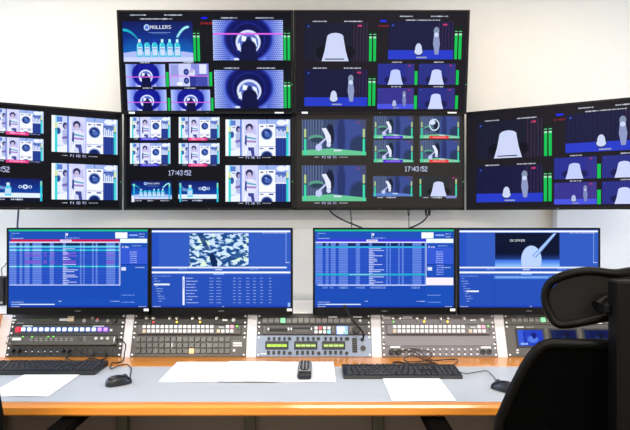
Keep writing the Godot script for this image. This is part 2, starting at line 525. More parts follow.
func stage_near(cloth: Color, pale: Color, print_below := true) -> Pic:
	var p := stage_back(1.1, cloth, cloth)
	p.ell(74, 110, 26, 22, cloth.lerp(Color.BLACK, 0.4), 8.0); p.ell(176, 110, 26, 22, cloth.lerp(Color.BLACK, 0.4), 8.0)
	p.poly([Vector2(92, 52), Vector2(156, 52), Vector2(166, 104), Vector2(178, 144), Vector2(70, 144), Vector2(82, 104)], pale)
	p.ell(124, 54, 33, 16, pale, 2.0)
	if print_below: p.rect(84, 134, 76, 4, c8(40, 44, 60))
	return p

func stage_slant(green: bool, up := false) -> Pic:
	var p := stage_back(1.1, c8(70, 84, 120), c8(90, 160, 130))
	for k in 8: p.rect(k * 11, 0, 4, 144, c8(104, 118, 150))
	p.ell(184, 76, 62, 90, c8(66, 82, 148), 26.0); p.ell(156, 70, 16, 80, c8(46, 58, 110), 8.0); p.ell(230, 110, 40, 46, c8(46, 62, 96), 16.0)
	p.ell(110, 62, 18, 44, c8(28, 36, 60), 4.0)
	p.poly([Vector2(0, 124), Vector2(120, 116), Vector2(256, 130), Vector2(256, 144), Vector2(0, 144)], c8(110, 196, 150) if green else c8(96, 130, 200))
	if green: p.ell(56, 74, 30, 13, c8(100, 160, 140), 3.0); p.ell(60, 82, 28, 10, c8(50, 70, 90), 3.0)
	if up:
		p.ell(92, 56, 34, 40, c8(200, 220, 240), 3.0, 0.75); p.ell(80, 40, 20, 16, c8(214, 226, 246), 3.0)
	else:
		p.poly([Vector2(78, 36), Vector2(96, 34), Vector2(114, 66), Vector2(116, 92), Vector2(100, 96), Vector2(90, 60)], c8(226, 232, 252)); p.ell(106, 100, 9, 11, c8(210, 220, 248))
		p.poly([Vector2(60, 104), Vector2(92, 74), Vector2(96, 80), Vector2(66, 112)], c8(190, 200, 240)); p.ell(66, 112, 13, 14, c8(196, 204, 246), 2.0)
	p.rect(126, 121, 32, 7, c8(210, 220, 240))
	for x in [8.0, 242.0]:
		p.rect(x, 38, 9, 34, c8(180, 200, 140)); p.rect(x, 72, 9, 6, c8(60, 100, 100)); p.rect(x, 78, 9, 66, c8(70, 214, 170))
	return p

func stage_poster() -> Pic:                  # dark stage with a plain pale shape, a slanting bar and one word
	var p := Pic.new(264, 156, c8(10, 20, 52))
	p.mix(0, 96, 264, 60, c8(10, 22, 60), c8(80, 130, 226)); p.mix(0, 124, 264, 32, c8(60, 112, 220), c8(150, 196, 250))
	p.ell(148, 124, 42, 66, c8(190, 212, 250), 3.0)
	p.poly([Vector2(150, 108), Vector2(238, 2), Vector2(252, 2), Vector2(168, 116)], c8(130, 166, 236))
	p.poly([Vector2(156, 110), Vector2(244, 2), Vector2(248, 2), Vector2(162, 112)], c8(200, 220, 252))
	p.im.resize(528, 312, Image.INTERPOLATE_CUBIC); p.w = 528; p.h = 312
	p.text(122, 60, "SKIPPER", 21, c8(230, 238, 255), 1.1, 1.0)
	return p

func feed_aerial() -> Pic:                   # pale broken rocks and water seen from above
	var p := Pic.new(240, 140, c8(170, 206, 240))
	var f := FastNoiseLite.new()
	f.seed = 5; f.frequency = 0.035; f.fractal_octaves = 4
	var g := FastNoiseLite.new()
	g.seed = 9; g.frequency = 0.02
	for y in 140:
		for x in 240:
			var k := f.get_noise_2d(x * 0.8 + y * 0.3, y * 1.5 - x * 0.2)
			var q := g.get_noise_2d(x, y)
			var c := c8(30, 80, 140).lerp(c8(206, 228, 255), smoothstep(-0.22, 0.16, k))
			c = c.lerp(c8(226, 252, 226), smoothstep(0.2, 0.45, q + k * 0.3))
			p.im.set_pixel(x, y, c)
	p.poly([Vector2(78, 88), Vector2(96, 84), Vector2(114, 118), Vector2(112, 140), Vector2(92, 140)], c8(14, 44, 92))
	p.poly([Vector2(30, 0), Vector2(50, 0), Vector2(82, 64), Vector2(66, 70)], c8(24, 60, 116, 0.8))
	p.poly([Vector2(120, 112), Vector2(220, 80), Vector2(236, 90), Vector2(140, 128)], c8(26, 70, 130, 0.8))
	return p

# paints on a canvas whose corners are given in photograph pixels
class Board:
	var p: Pic
	var o: Vector2
	var k: Vector2
	func _init(x0: float, y0: float, x1: float, y1: float, ww: int, hh: int, c: Color):
		p = Pic.new(ww, hh, c)
		o = Vector2(x0, y0); k = Vector2(ww / (x1 - x0), hh / (y1 - y0))
	func r(x0: float, y0: float, x1: float, y1: float, c: Color):
		p.rect((x0 - o.x) * k.x, (y0 - o.y) * k.y, (x1 - x0) * k.x, (y1 - y0) * k.y, c)
	func f(feed: Pic, x0: float, y0: float, x1: float, y1: float):
		p.put(feed, (x0 - o.x) * k.x, (y0 - o.y) * k.y, (x1 - x0) * k.x, (y1 - y0) * k.y)
	func s(x0: float, y: float, x1: float, hh: float, c: Color):
		p.small((x0 - o.x) * k.x, (y - hh * 0.5 - o.y) * k.y, (x1 - x0) * k.x, hh * k.y, c)
	func t(x: float, y: float, word: String, hh: float, c: Color, narrow := 1.0):
		p.text((x - o.x) * k.x, (y - hh * 0.5 - o.y) * k.y, word, hh * k.y, c, 1.3, narrow)
	func meter(x0: float, x1: float, top: float, y1: float, bright: Color):
		var g := (x1 - x0) * 0.16
		var m := (x0 + x1) * 0.5
		for a in [[x0 + g * 0.4, m - g * 0.5], [m + g * 0.5, x1 - g * 0.4]]:
			r(a[0], top - 6, a[1], top - 1, bright.lerp(Color.BLACK, 0.75))
			r(a[0], top, a[1], y1, bright)
			r(a[0], top, a[1], top + 2, bright.lerp(Color.WHITE, 0.6))
			r(a[0], top - 2.4, a[1], top - 1.6, bright.lerp(Color.WHITE, 0.4))

const WHITE_INK := Color(0.86, 0.88, 0.95)
const GREEN_BAR := Color(0.10, 0.75, 0.36)

func screen_drums() -> Texture2D:
	var q := Board.new(121.5, 11, 291, 111.5, 1392, 824, c8(18, 20, 32))
	for a in [[132, 13.7, 148], [166, 13.7, 184], [142, 17.6, 174], [222, 16.6, 238], [256, 16.6, 274], [224, 67, 239], [257, 67, 275], [140, 61.4, 150], [183, 61.4, 194], [142, 87.4, 152], [184, 87.4, 195]]:
		q.s(a[0], a[1], a[2], 1.5, WHITE_INK)
	q.f(feed_bottles(false), 124, 20, 193.5, 60.5)
	q.meter(193.5, 200.8, 34, 60, GREEN_BAR)
	q.r(202.5, 15.8, 208.5, 17.6, c8(24, 30, 240))
	q.t(201.3, 22, "17:43:52", 2.0, c8(226, 40, 60))
	q.f(feed_drum(true, true), 213.5, 18.8, 283, 59)
	q.meter(283.4, 290.6, 34, 59, GREEN_BAR)
	q.f(feed_drum(true, true, 0.0), 214, 69, 283, 108)
	q.meter(283.4, 290.6, 84, 108, GREEN_BAR)
	q.f(feed_drum(false, false, 0.55), 125.5, 63, 165, 86)
	q.r(165.6, 71, 168.2, 86, GREEN_BAR)
	q.f(feed_laundry_line(), 169, 62.5, 208.5, 85.5)
	q.r(209, 71, 211.8, 85.5, GREEN_BAR)
	q.f(feed_drum(false, false, 0.58), 126, 89, 165.5, 110.6)
	q.r(166.4, 97.5, 169, 110.6, GREEN_BAR)
	q.f(feed_drum(false, false, 0.58), 170, 89, 209.5, 110.6)
	q.r(210, 97.5, 212.6, 110.6, GREEN_BAR)
	return q.p.tex()

func screen_stage() -> Texture2D:
	var q := Board.new(297, 11, 467, 111.5, 1392, 824, c8(34, 31, 40))
	for a in [[313.5, 20, 328], [345, 20, 363], [400, 15, 413], [431, 15, 448], [406, 18.8, 440], [314, 67, 328], [345, 67, 362], [393, 61, 403], [435, 61, 445], [393, 86, 403], [435, 86, 445]]:
		q.s(a[0], a[1], a[2], 1.4, WHITE_INK)
	q.r(380.5, 18.6, 387, 20.6, c8(36, 50, 230))
	q.t(378.8, 24.6, "17:43:52", 1.9, c8(190, 40, 50))
	var navy := c8(28, 30, 70)
	var deep := c8(46, 66, 196)
	q.f(stage_near(c8(32, 34, 56), c8(206, 214, 244)), 305, 21, 369, 60)
	q.meter(369.4, 377.4, 35, 60, GREEN_BAR)
	q.f(stage_wide(navy, deep), 389, 20, 454, 58)
	q.meter(454.6, 462.6, 32, 58, GREEN_BAR)
	q.f(stage_wide(navy, deep), 305, 68.3, 368.6, 106)
	q.meter(369.2, 377.2, 80, 105.6, GREEN_BAR)
	q.f(stage_near(c8(48, 56, 150), c8(196, 206, 250), false), 379, 62.6, 415.6, 84)
	q.r(416, 70, 419, 84, GREEN_BAR)
	q.f(stage_near(c8(50, 56, 140), c8(206, 214, 252), false), 420, 62.6, 457, 84)
	q.r(457.6, 69, 460.4, 84, GREEN_BAR)
	q.f(stage_wide(c8(66, 60, 150), c8(80, 90, 220), 0.7), 379, 87.4, 415.6, 109)
	q.r(416, 95, 419, 109, GREEN_BAR)
	q.f(stage_near(c8(50, 56, 140), c8(206, 214, 252), false), 420, 87.4, 457, 109)
	q.r(457.6, 95, 460.4, 109, GREEN_BAR)
	return q.p.tex()

func screen_laundry(lab_a: String, lab_b: String, dx := 0.0) -> Texture2D:
	var q := Board.new(125.5, 113.5, 292, 209, 1360, 780, c8(14, 16, 26))
	var wash := feed_laundry()
	for y in [117.2, 143.6]:
		q.f(wash, 129.5, y, 170, y + 23)
		q.f(wash, 178.5 + dx, y, 219.5 + dx, y + 23)
		for x in [129.5, 178.5 + dx]:
			q.r(x, y + 21, x + 41, y + 23.6, c8(26, 28, 50))
			q.s(x + 4, y + 22.2, x + 8, 1.2, WHITE_INK); q.s(x + 29, y + 22.2, x + 38, 1.0, c8(150, 150, 220))
		q.r(139.5, y + 20.8, 158.5, y + 23.8, c8(48, 40, 190)); q.s(141, y + 22.2, 157, 1.4, c8(190, 190, 250))
		q.r(188 + dx, y + 20.8, 207 + dx, y + 23.8, c8(226, 70, 140)); q.s(191 + dx, y + 22.2, 204 + dx, 1.4, c8(255, 190, 220))
	q.t(168 + dx, 173.8, "17:43:52", 5.2, c8(206, 212, 255), 0.7)
	q.f(feed_bottles(true), 131, 182, 171.5, 200.5)
	for a in [[135, 141], [147, 153], [160, 169]]: q.s(a[0], 202, a[1], 1.2, WHITE_INK)
	q.r(131, 197, 134, 203.4, c8(226, 232, 255))
	q.f(feed_one_bottle(), 178 + dx, 182, 218.5 + dx, 203.4)
	q.s(182 + dx, 201.8, 187 + dx, 1.2, WHITE_INK); q.s(192 + dx, 201.8, 202 + dx, 1.8, WHITE_INK)
	for a in [[119.6, 156.6, lab_a], [166.2, 203, lab_b]]:
		q.f(wash, 225.5 + dx * 1.3, a[0], 290.5 - dx * 0.2, a[1] - dx * 0.5)
		q.s(238.5, a[1] + 1.6, 243.5, 0.9, WHITE_INK); q.s(262.5, a[1] + 1.6, 271, 0.9, WHITE_INK)
		q.t(246, a[1] + 1.6, a[2], 2.4, c8(206, 212, 255), 0.95)
	return q.p.tex()

func screen_show() -> Texture2D:
	var q := Board.new(297, 113.5, 463.5, 209, 1360, 780, c8(56, 52, 50))
	var a1 := stage_slant(true)
	var a2 := stage_slant(true, true)
	for a in [[119.6, 156, "P2 HD TX"], [166.2, 202.6, "P2 SD TX"]]:
		q.f(a1, 302.5, a[0], 367, a[1])
		q.s(315, a[1] + 1.8, 320, 0.9, WHITE_INK); q.s(339.5, a[1] + 1.8, 348.5, 0.9, WHITE_INK)
		q.t(322.6, a[1] + 1.8, a[2], 2.4, c8(196, 202, 240), 0.95)
	for y in [116.2, 140.4]:
		q.f(a1, 374.6, y, 414.4, y + 22.6)
		q.f(a2 if y < 130 else a1, 421, y, 461, y + 22.6)
		for x in [374.6, 421.0]:
			q.s(x + 4, y + 21.4, x + 9, 1.0, WHITE_INK); q.s(x + 29, y + 21.4, x + 38, 0.9, WHITE_INK)
		q.r(384, y + 20, 404, y + 23, c8(86, 56, 196)); q.s(387, y + 21.4, 401, 1.2, c8(190, 170, 250))
		q.r(430.5, y + 20, 450, y + 23, c8(220, 66, 70)); q.s(434, y + 21.4, 447, 1.2, c8(255, 190, 190))
	q.t(405.6, 169.8, "17:43:52", 5.2, c8(206, 218, 250), 0.7)
	q.f(stage_slant(false), 374, 177, 414, 197.6)
	q.f(stage_near(c8(52, 56, 60), c8(206, 214, 246), false), 420.6, 177, 460, 197.6)
	for x in [420.8, 456.6]: q.r(x, 180, x + 1.6, 185, c8(180, 200, 140)); q.r(x, 185.6, x + 1.6, 197.6, c8(70, 214, 170))
	for x in [378.0, 424.0]: q.s(x, 198.8, x + 6, 1.2, WHITE_INK); q.s(x + 9, 198.8, x + 19, 1.6, WHITE_INK)
	q.r(447, 197, 458, 199.6, c8(130, 140, 200))
	return q.p.tex()

func screen_playlist(second: bool) -> Texture2D:
	# in pixels of the first playlist monitor; the second one differs in its rows and bars
	var q := Board.new(9.4, 229.2, 147, 306.6, 1320, 742, c8(36, 86, 184))
	var pale := c8(120, 150, 232)
	q.r(9.4, 229.2, 147, 231, c8(40, 190, 140))
	q.s(12, 233, 20, 0.8, c8(190, 220, 250)); q.s(11, 235.5, 14, 1.0, c8(120, 160, 230)); q.s(12, 238, 24, 0.9, c8(200, 220, 255))
	q.r(65.5, 232.5, 66, 238, c8(210, 220, 255)); q.r(66.4, 233, 68, 235.2, Color.WHITE); q.s(66, 237.6, 80, 0.8, c8(190, 210, 255))
	q.r(115, 232, 127, 238, c8(246, 250, 255)); q.s(128.5, 234.8, 138, 2.0, c8(170, 190, 250)); q.s(139, 233.6, 144, 0.9, WHITE_INK); q.s(139, 236.4, 144, 0.9, WHITE_INK)
	q.r(11.5, 239, 119.3, 241.3, c8(70, 60, 220) if second else c8(200, 30, 92))
	q.r(60.5, 239.2, 71.5, 241.2, c8(236, 226, 250)); q.s(62, 240.2, 70, 1.0, c8(150, 90, 150))
	q.r(119.8, 238.4, 146.6, 242.6, c8(240, 252, 255))
	q.r(10, 241.3, 119.6, 242.4, c8(220, 230, 255))
	q.r(10, 242.4, 119.2, 245.4, c8(20, 44, 96))
	q.r(10, 245.4, 119.2, 284, c8(50, 92, 196))
	var cols := [[10, 17], [20, 23], [25, 30], [33, 42], [50, 54], [63, 66], [80, 81.6], [83.2, 84.6], [92, 93.5], [95.5, 97.5], [106, 115], [118, 119]]
	for c in cols: q.r(c[0], 242.4, c[1], 284, Color(pale, 0.85))
	for k in 22:
		var y := 245.6 + k * 1.75
		q.r(10, y, 119.2, y + 0.35, c8(36, 64, 170))
		var wd := 66.0 + 12.0 * absf(sin(k * 2.3)) * (1.0 if k % 3 else 0.2)
		q.r(63, y + 0.6, wd, y + 1.3, c8(206, 216, 255))
	if not second:
		q.r(10, 245.4, 119.2, 247.2, c8(96, 200, 232)); q.r(10, 249, 119.2, 250.6, c8(40, 186, 206)); q.r(10, 265.3, 119.2, 266.7, c8(50, 196, 206))
		for c in cols:
			for y in [245.4, 249.0, 265.3]: q.r(c[0], y, c[1], y + 1.4, c8(150, 226, 240))
		for y in [252.2, 255.0, 260.2, 262]:
			for c in [[25, 41], [44, 47], [51, 55], [63, 76], [106, 114]]: q.r(c[0], y, c[1], y + 0.9, c8(150, 100, 214))
		q.r(10, 284, 119.6, 284.8, c8(206, 216, 255))
	else:
		q.r(10, 246, 119.2, 247.4, c8(60, 190, 226)); q.r(10, 273, 119.2, 275, c8(40, 170, 206)); q.s(44, 274, 80, 0.8, WHITE_INK)
		q.r(12, 284, 119.2, 285, c8(206, 216, 255))
		for c in [[17, 22], [24, 28], [33, 42], [50, 59], [64, 80], [105, 114]]: q.s(c[0], 287, c[1], 2.4, c8(150, 176, 240))
		q.r(119.6, 277, 146.6, 284.6, c8(250, 240, 255))
	q.r(119.3, 242.6, 119.9, 284.8, c8(226, 234, 255))
	for k in (9 if second else 6): q.r(10, 287 + k * 2.0, 119.2, 287.4 + k * 2.0, c8(28, 62, 170))
	q.r(120.4, 247, 146.6, 263.6, c8(60, 96, 210)); q.r(120.4, 263.6, 146.6, 264.2, c8(20, 50, 150))
	q.r(122, 245.6, 123, 247.4, WHITE_INK); q.s(124.6, 246.6, 128, 2.0, WHITE_INK); q.s(131, 245.4, 141, 0.8, c8(190, 210, 250))
	for k in 6: q.s(129.5, 251.5 + k * 2.1, 136.5, 1.2, c8(180, 196, 250))
	q.r(121, 266.5, 125.5, 270, c8(220, 230, 255)); q.s(135, 267, 144, 1.0, WHITE_INK)
	if second:
		for k in 5: q.s(130, 265 + k * 2.2, 137, 1.4, c8(160, 170, 250))
	for k in 2: q.s(121, 294.5 + k * 7, 134, 0.8, c8(160, 190, 240))
	q.s(12, 301.4, 24, 0.9, WHITE_INK); q.r(12, 303.2, 55, 304.2, c8(220, 236, 255)); q.r(12, 303.2, 20, 304.2, c8(150, 190, 250))
	q.s(110, 300.6, 119, 0.8, WHITE_INK); q.s(59, 300.6, 62, 0.9, WHITE_INK)
	q.r(9.4, 304.8, 147, 306.6, c8(30, 64, 170)); q.s(12, 305.8, 20, 1.0, WHITE_INK); q.s(138, 305.8, 145.5, 0.9, WHITE_INK)
	return q.p.tex()

func screen_browser(second: bool) -> Texture2D:
	var q := Board.new(151, 229.2, 291, 306.6, 1320, 730, c8(58, 98, 192))
	q.r(151, 229.2, 291, 230.2, c8(40, 80, 180)); q.r(151, 230.2, 290.6, 232, c8(240, 246, 255)); q.s(262, 232.6, 288, 0.8, WHITE_INK)
	q.r(151, 232, 158, 266, c8(46, 88, 192)); q.r(286, 233, 286.6, 262, c8(140, 170, 240)); q.s(286, 262, 290, 1.2, WHITE_INK)
	if second: q.f(stage_poster(), 187, 232.6, 252, 266)
	else: q.f(feed_aerial(), 189, 233, 248.5, 266)
	q.r(151, 266.2, 287, 267.8, c8(226, 234, 255)); q.s(178, 268.6, 186, 0.8, c8(180, 200, 250)); q.r(215, 268.4, 222, 269.6, c8(190, 210, 255)); q.s(250, 268.6, 258, 0.8, c8(180, 200, 250))
	q.r(151, 271, 290.6, 272.8, c8(244, 248, 255)); q.r(213, 272.8, 224, 274.2, c8(150, 180, 244))
	q.r(151, 274.6, 291, 306.6, c8(46, 86, 184)); q.s(152, 275.6, 170, 0.8, c8(150, 180, 240))
	if second:
		q.r(186, 275, 291, 278.4, c8(90, 140, 220)); q.s(188, 276.6, 240, 1.0, c8(190, 220, 250)); q.r(186, 278.4, 186.5, 306, c8(36, 66, 170))
		q.r(158, 289.8, 170.5, 291.4, c8(236, 242, 255))
	else:
		q.r(182, 276, 184, 304.4, c8(236, 242, 255)); q.r(182.5, 279, 183.5, 288, c8(170, 190, 230))
		q.r(153, 283, 169, 284.6, c8(236, 242, 255))
		for k in 9:
			var y := 277.6 + k * 3.05
			q.s(185.5, y, 190.0 + 8.0 * absf(sin(k * 1.7 + 0.4)), 1.0, c8(206, 216, 250))
			for c in [[209, 213], [216, 221], [233, 235.5], [238, 241], [246, 249.5], [253, 256], [260, 263], [269, 271.5]]: q.s(c[0], y, c[1], 0.9, c8(170, 190, 240))
	for k in 10: q.s(153.0 + 1.2 * (k / 2), 278.0 + k * 2.5, 156.0 + 1.2 * (k / 2) + 4.0 * absf(sin(k * 2.1)), 0.9, c8(170, 190, 240))
	q.r(151, 304.8, 291, 306.6, c8(36, 70, 176)); q.s(152, 305.8, 160, 1.0, WHITE_INK); q.s(222, 305.8, 224, 0.9, WHITE_INK)
	q.r(288, 302, 290.6, 306, c8(160, 190, 250))
	return q.p.tex()

# ================================================================ things
var glow_gain := 1.0

func screen_mat(called: String, tex: Texture2D) -> StandardMaterial3D:
	var m := mat(called, srgb(4, 4, 5), 0.32, 0.0, 0.16)
	m.emission_enabled = true
	m.emission = Color.BLACK
	m.emission_texture = tex
	m.emission_energy_multiplier = glow_gain
	return m

# flat panel display: origin at the middle of the lower front edge, facing +z
func display(called: String, label: String, group: String, size: Vector2, rim: Array, deep: float, tex: Texture2D, stickers: Array, wall: bool) -> Node3D:
	var t := thing(called, label, "monitor", Vector3.ZERO, group)
	var shellm := mat("black_monitor_plastic", srgb(14, 14, 15), 0.42, 0.0, 0.4)
	var hold := MB.new()
	hold.box(Vector3(0, size.y * 0.5, -deep * 0.55), Vector3(size.x, size.y, deep * 0.9), 0.003)
	hold.box(Vector3(0, size.y * 0.5, -deep - 0.01), Vector3(size.x * 0.6, size.y * 0.6, 0.03), 0.008)
	part("housing", hold.mesh(), shellm, t)
	# rim = [left and right, top, bottom]
	var fr := MB.new()
	var d := 0.008
	fr.box(Vector3(-size.x * 0.5 + rim[0] * 0.5, size.y * 0.5, -d * 0.5 + 0.003), Vector3(rim[0], size.y, d), 0.0015)
	fr.box(Vector3(size.x * 0.5 - rim[0] * 0.5, size.y * 0.5, -d * 0.5 + 0.003), Vector3(rim[0], size.y, d), 0.0015)
	fr.box(Vector3(0, size.y - rim[1] * 0.5, -d * 0.5 + 0.003), Vector3(size.x, rim[1], d), 0.0015)
	fr.box(Vector3(0, rim[2] * 0.5, -d * 0.5 + 0.003), Vector3(size.x, rim[2], d), 0.0015)
	var frame := part("bezel", fr.mesh(), mat("satin_black_bezel", srgb(10, 10, 12), 0.35, 0.0, 0.3), t)
	var q := MB.new()
	var x: float = size.x * 0.5 - rim[0]
	var y0: float = rim[2]
	var y1: float = size.y - rim[1]
	q.quad(Vector3(-x, y1, 0.0005), Vector3(x, y1, 0.0005), Vector3(x, y0, 0.0005), Vector3(-x, y0, 0.0005), Vector3.BACK, [Vector2(0, 0), Vector2(1, 0), Vector2(1, 1), Vector2(0, 1)])
	var sc := part("screen", q.mesh(), screen_mat(called + "_picture_%d" % mats.size(), tex), t)
	sc.set_meta("label", "glowing screen picture")
	for s in stickers:
		part("sticker", bx(Vector3(s[2], s[3], 0.0008), 0.0002), mat("white_sticker", srgb(236, 238, 240), 0.6), frame, Vector3(s[0], s[1], 0.0036))
	part("logo", bx(Vector3(0.022 if not wall else 0.012, 0.004 if not wall else 0.003, 0.0006)), mat("grey_badge", srgb(92, 94, 98), 0.4), frame, Vector3(0, rim[2] * 0.5, 0.0035))
	if wall:
		part("power_light", disc(0.0022, 0.001), glow("green_power_light", srgb(70, 220, 110), 0.9), frame, Vector3(size.x * 0.5 - 0.008, 0.16, 0.003))
		var br := MB.new()
		br.box(Vector3(0, size.y * 0.5, -deep - 0.04), Vector3(0.30, 0.24, 0.03), 0.003)
		br.box(Vector3(0, size.y * 0.5, -deep - 0.085), Vector3(0.08, 0.08, 0.075), 0.004)
		part("wall_bracket", br.mesh(), mat("black_steel", srgb(26, 26, 28), 0.5, 0.3), t)
	return t

# position on a rack front (distance along the slope from its foot, across from its middle)
func on_rack(px: float, py: float, rack: int) -> Vector2:
	var c := cos(deg_to_rad(SLOPE))
	var s := sin(deg_to_rad(SLOPE))
	var k := (py - 215.0) / F
	var v := (EYE - DESK - RACK_Z * k) / (c + k * s)
	return Vector2((px - 315.0) / F * (RACK_Z + v * s) - RACK_X[rack], v)

var cur_rack := 0
var cur_v := 0.0

# equipment with a front plate screwed into the sloping frame; returns its node (x across, y up the slope, z outwards)
func device(called: String, label: String, category: String, rack: int, unit: int, units: int, mt: Material, proud := 0.0, group := "") -> Node3D:
	cur_rack = rack
	cur_v = unit * UNIT
	var a := deg_to_rad(SLOPE)
	var t := thing(called, label, category, Vector3(RACK_X[rack], DESK + 0.001 + cur_v * cos(a), -RACK_Z - cur_v * sin(a)), group)
	t.rotation.x = -a
	var hh := units * UNIT - 0.0012
	part("front_plate", bx(Vector3(0.4826, hh, 0.004), 0.0007), mt, t, Vector3(0, hh * 0.5, 0.002))
	part("chassis", bx(Vector3(0.44, hh - 0.006, 0.06), 0.0015), mat("black_steel"), t, Vector3(0, hh * 0.5, -0.031))
	for sx in [-1, 1]:
		for yy in ([0.008, hh - 0.008]):
			part("screw", disc(0.0042, 0.0026, 0.001, 10), mat("nickel_screw", srgb(214, 214, 218), 0.3, 0.55), t, Vector3(sx * 0.2325, yy, 0.004))
	if proud > 0.0:
		part("control_head", bx(Vector3(0.435, hh - 0.004, proud), 0.002), mt, t, Vector3(0, hh * 0.5, 0.004 + proud * 0.5))
	return t

func spot(px: float, py: float) -> Vector2:
	var p := on_rack(px, py, cur_rack)
	return Vector2(p.x, p.y - cur_v)

const WPX := 0.00421      # metres per photograph pixel across a panel
const HPX := 0.00425      # metres per photograph pixel up the slope

func btn(t: Node3D, called: String, px: float, py: float, w: float, h: float, tall: float, mt: Material, base := 0.004, bev := 0.0008) -> MeshInstance3D:
	var p := spot(px, py)
	return part(called, bx(Vector3(w * WPX, h * HPX, tall), bev), mt, t, Vector3(p.x, p.y, base + tall * 0.5))

func knob(t: Node3D, called: String, px: float, py: float, r: float, tall: float, mt: Material, base := 0.004) -> MeshInstance3D:
	var p := spot(px, py)
	return part(called, disc(r, tall, min(0.0012, r * 0.3)), mt, t, Vector3(p.x, p.y, base))

func socket(t: Node3D, called: String, px: float, py: float, r: float, mt: Material, base := 0.004) -> MeshInstance3D:
	var p := spot(px, py)
	return part(called, ring(r, r * 0.6, 0.004), mt, t, Vector3(p.x, p.y, base))

func cable(called: String, label: String, pts: Array, r: float, mt: Material, group := "") -> MeshInstance3D:
	var b := MB.new()
	b.tube(curve(pts), r, 7)
	var o := part(called, b.mesh(), mt, self)
	tag(o, label, "cable", group)
	return o

func keyboard(label: String, middle: Vector3, width: float, deep: float) -> Node3D:
	var t := thing("keyboard", label, "keyboard", middle)
	var blk := mat("keyboard_plastic", srgb(24, 25, 28), 0.5)
	var b := MB.new()
	# wedge case, thicker at the back
	b.prism(Vector3(-width * 0.5, 0, 0), Vector3.FORWARD, Vector3.UP, Vector3.RIGHT, PackedVector2Array([Vector2(-deep * 0.5, 0.002), Vector2(-deep * 0.5 + 0.003, 0.011), Vector2(deep * 0.5 - 0.004, 0.020), Vector2(deep * 0.5, 0.017), Vector2(deep * 0.5, 0.0), Vector2(-deep * 0.5 + 0.002, 0.0)]), width)
	part("case", b.mesh(), blk, t)
	var keym := mat("keycap_plastic", srgb(34, 35, 39), 0.45)
	var tilt := atan2(0.009, deep)
	var put := func(x: float, d: float, w: float, dd: float):
		var o := part("key", bx(Vector3(w, 0.006, dd), 0.0016), keym, t, Vector3(x, 0.0205 - (d + deep * 0.5) * 0.009 / deep, d))
		o.rotation.x = tilt
	var pitch := 0.0182
	var z0 := -deep * 0.5 + 0.012
	var left := -width * 0.5 + 0.012
	for i in 13:
		if i != 1: put.call(left + pitch * (i + 0.5) + (0.006 if i > 5 else 0.0), z0, pitch - 0.003, 0.012)
	for r in 4:
		var n: int = [15, 14, 13, 12][r]
		for i in n:
			put.call(left + pitch * 15.0 / n * (i + 0.5), z0 + 0.022 + r * pitch, pitch * 15.0 / n - 0.003, 0.0155)
	var x := left
	for w in [1.4, 1.2, 1.2, 6.0, 1.2, 1.2, 1.2, 1.6]:
		put.call(x + pitch * w * 0.5, z0 + 0.022 + 4 * pitch, pitch * w - 0.003, 0.0155)
		x += pitch * w
	for i in 3:
		for r in [0, 1, 4]: put.call(left + pitch * (15.4 + i), z0 + 0.022 + r * pitch, pitch - 0.003, 0.0155)
	put.call(left + pitch * 16.4, z0 + 0.022 + 3 * pitch, pitch - 0.003, 0.0155)
	for i in 4:
		for r in 5: put.call(left + pitch * (18.8 + i), z0 + 0.022 + r * pitch, pitch - 0.003, 0.0155)
	return t

func mouse(label: String, at: Vector3, turn: float) -> Node3D:
	var t := thing("computer_mouse", label, "mouse", at)
	t.rotation.y = turn
	var k := 0.76
	var g := []
	for i in 13:
		var a := PI * i / 12.0
		var row := []
		for j in 17:
			var b := PI * j / 16.0
			var z := -cos(a) * 0.058 * k
			var w := 0.031 * k * pow(sin(a), 0.5) * (1.0 + 0.1 * cos(a))
			var h := k * (0.036 - 0.008 * cos(a + 0.5)) * pow(sin(a), 0.55)
			row.append(Vector3(-cos(b) * w, 0.001 + pow(sin(b), 0.6) * h, z))
		g.append(row)
	var m := MB.new()
	m.shell(g, 0.002)
	var black := mat("mouse_plastic", srgb(20, 21, 24), 0.3)
	part("shell", m.mesh(), black, t)
	part("underside", bx(Vector3(0.05, 0.004, 0.1) * k, 0.002), black, t, Vector3(0, 0.002, 0))
	var wl := MB.new()
	wl.lathe(Vector3(-0.0035, 0.031 * k, -0.03 * k), Vector3.RIGHT, [Vector2(0, 0), Vector2(0.0085, 0), Vector2(0.0085, 0.007), Vector2(0, 0.007)], 16)
	part("scroll_wheel", wl.mesh(), mat("grey_rubber", srgb(70, 72, 76), 0.6), t)
	part("badge", bx(Vector3(0.01, 0.001, 0.006), 0.0003), mat("grey_badge"), t, Vector3(0, 0.0395 * k, 0.02 * k))
	return t

func sheet(label: String, corner: Vector3, w: float, d: float, up: float, turn := 0.0, th := 0.0012, group := "") -> MeshInstance3D:
	var g := []
	for i in 9:
		var row := []
		for j in 9:
			var x := w * (j / 8.0 - 0.5)
			var z := d * (i / 8.0 - 0.5)
			row.append(Vector3(x, th * 0.5 + 0.0006 * sin(j * 0.9 + i * 0.4) * (i / 8.0) + 0.0006, z))
		g.append(row)
	var b := MB.new()
	b.shell(g, th)
	var o := part("paper_sheet", b.mesh(), mat("white_paper", srgb(246, 246, 247), 0.8), self, corner + Vector3(w * 0.5, up, d * 0.5))
	o.rotation.y = turn
	tag(o, label, "paper", group)
	return o

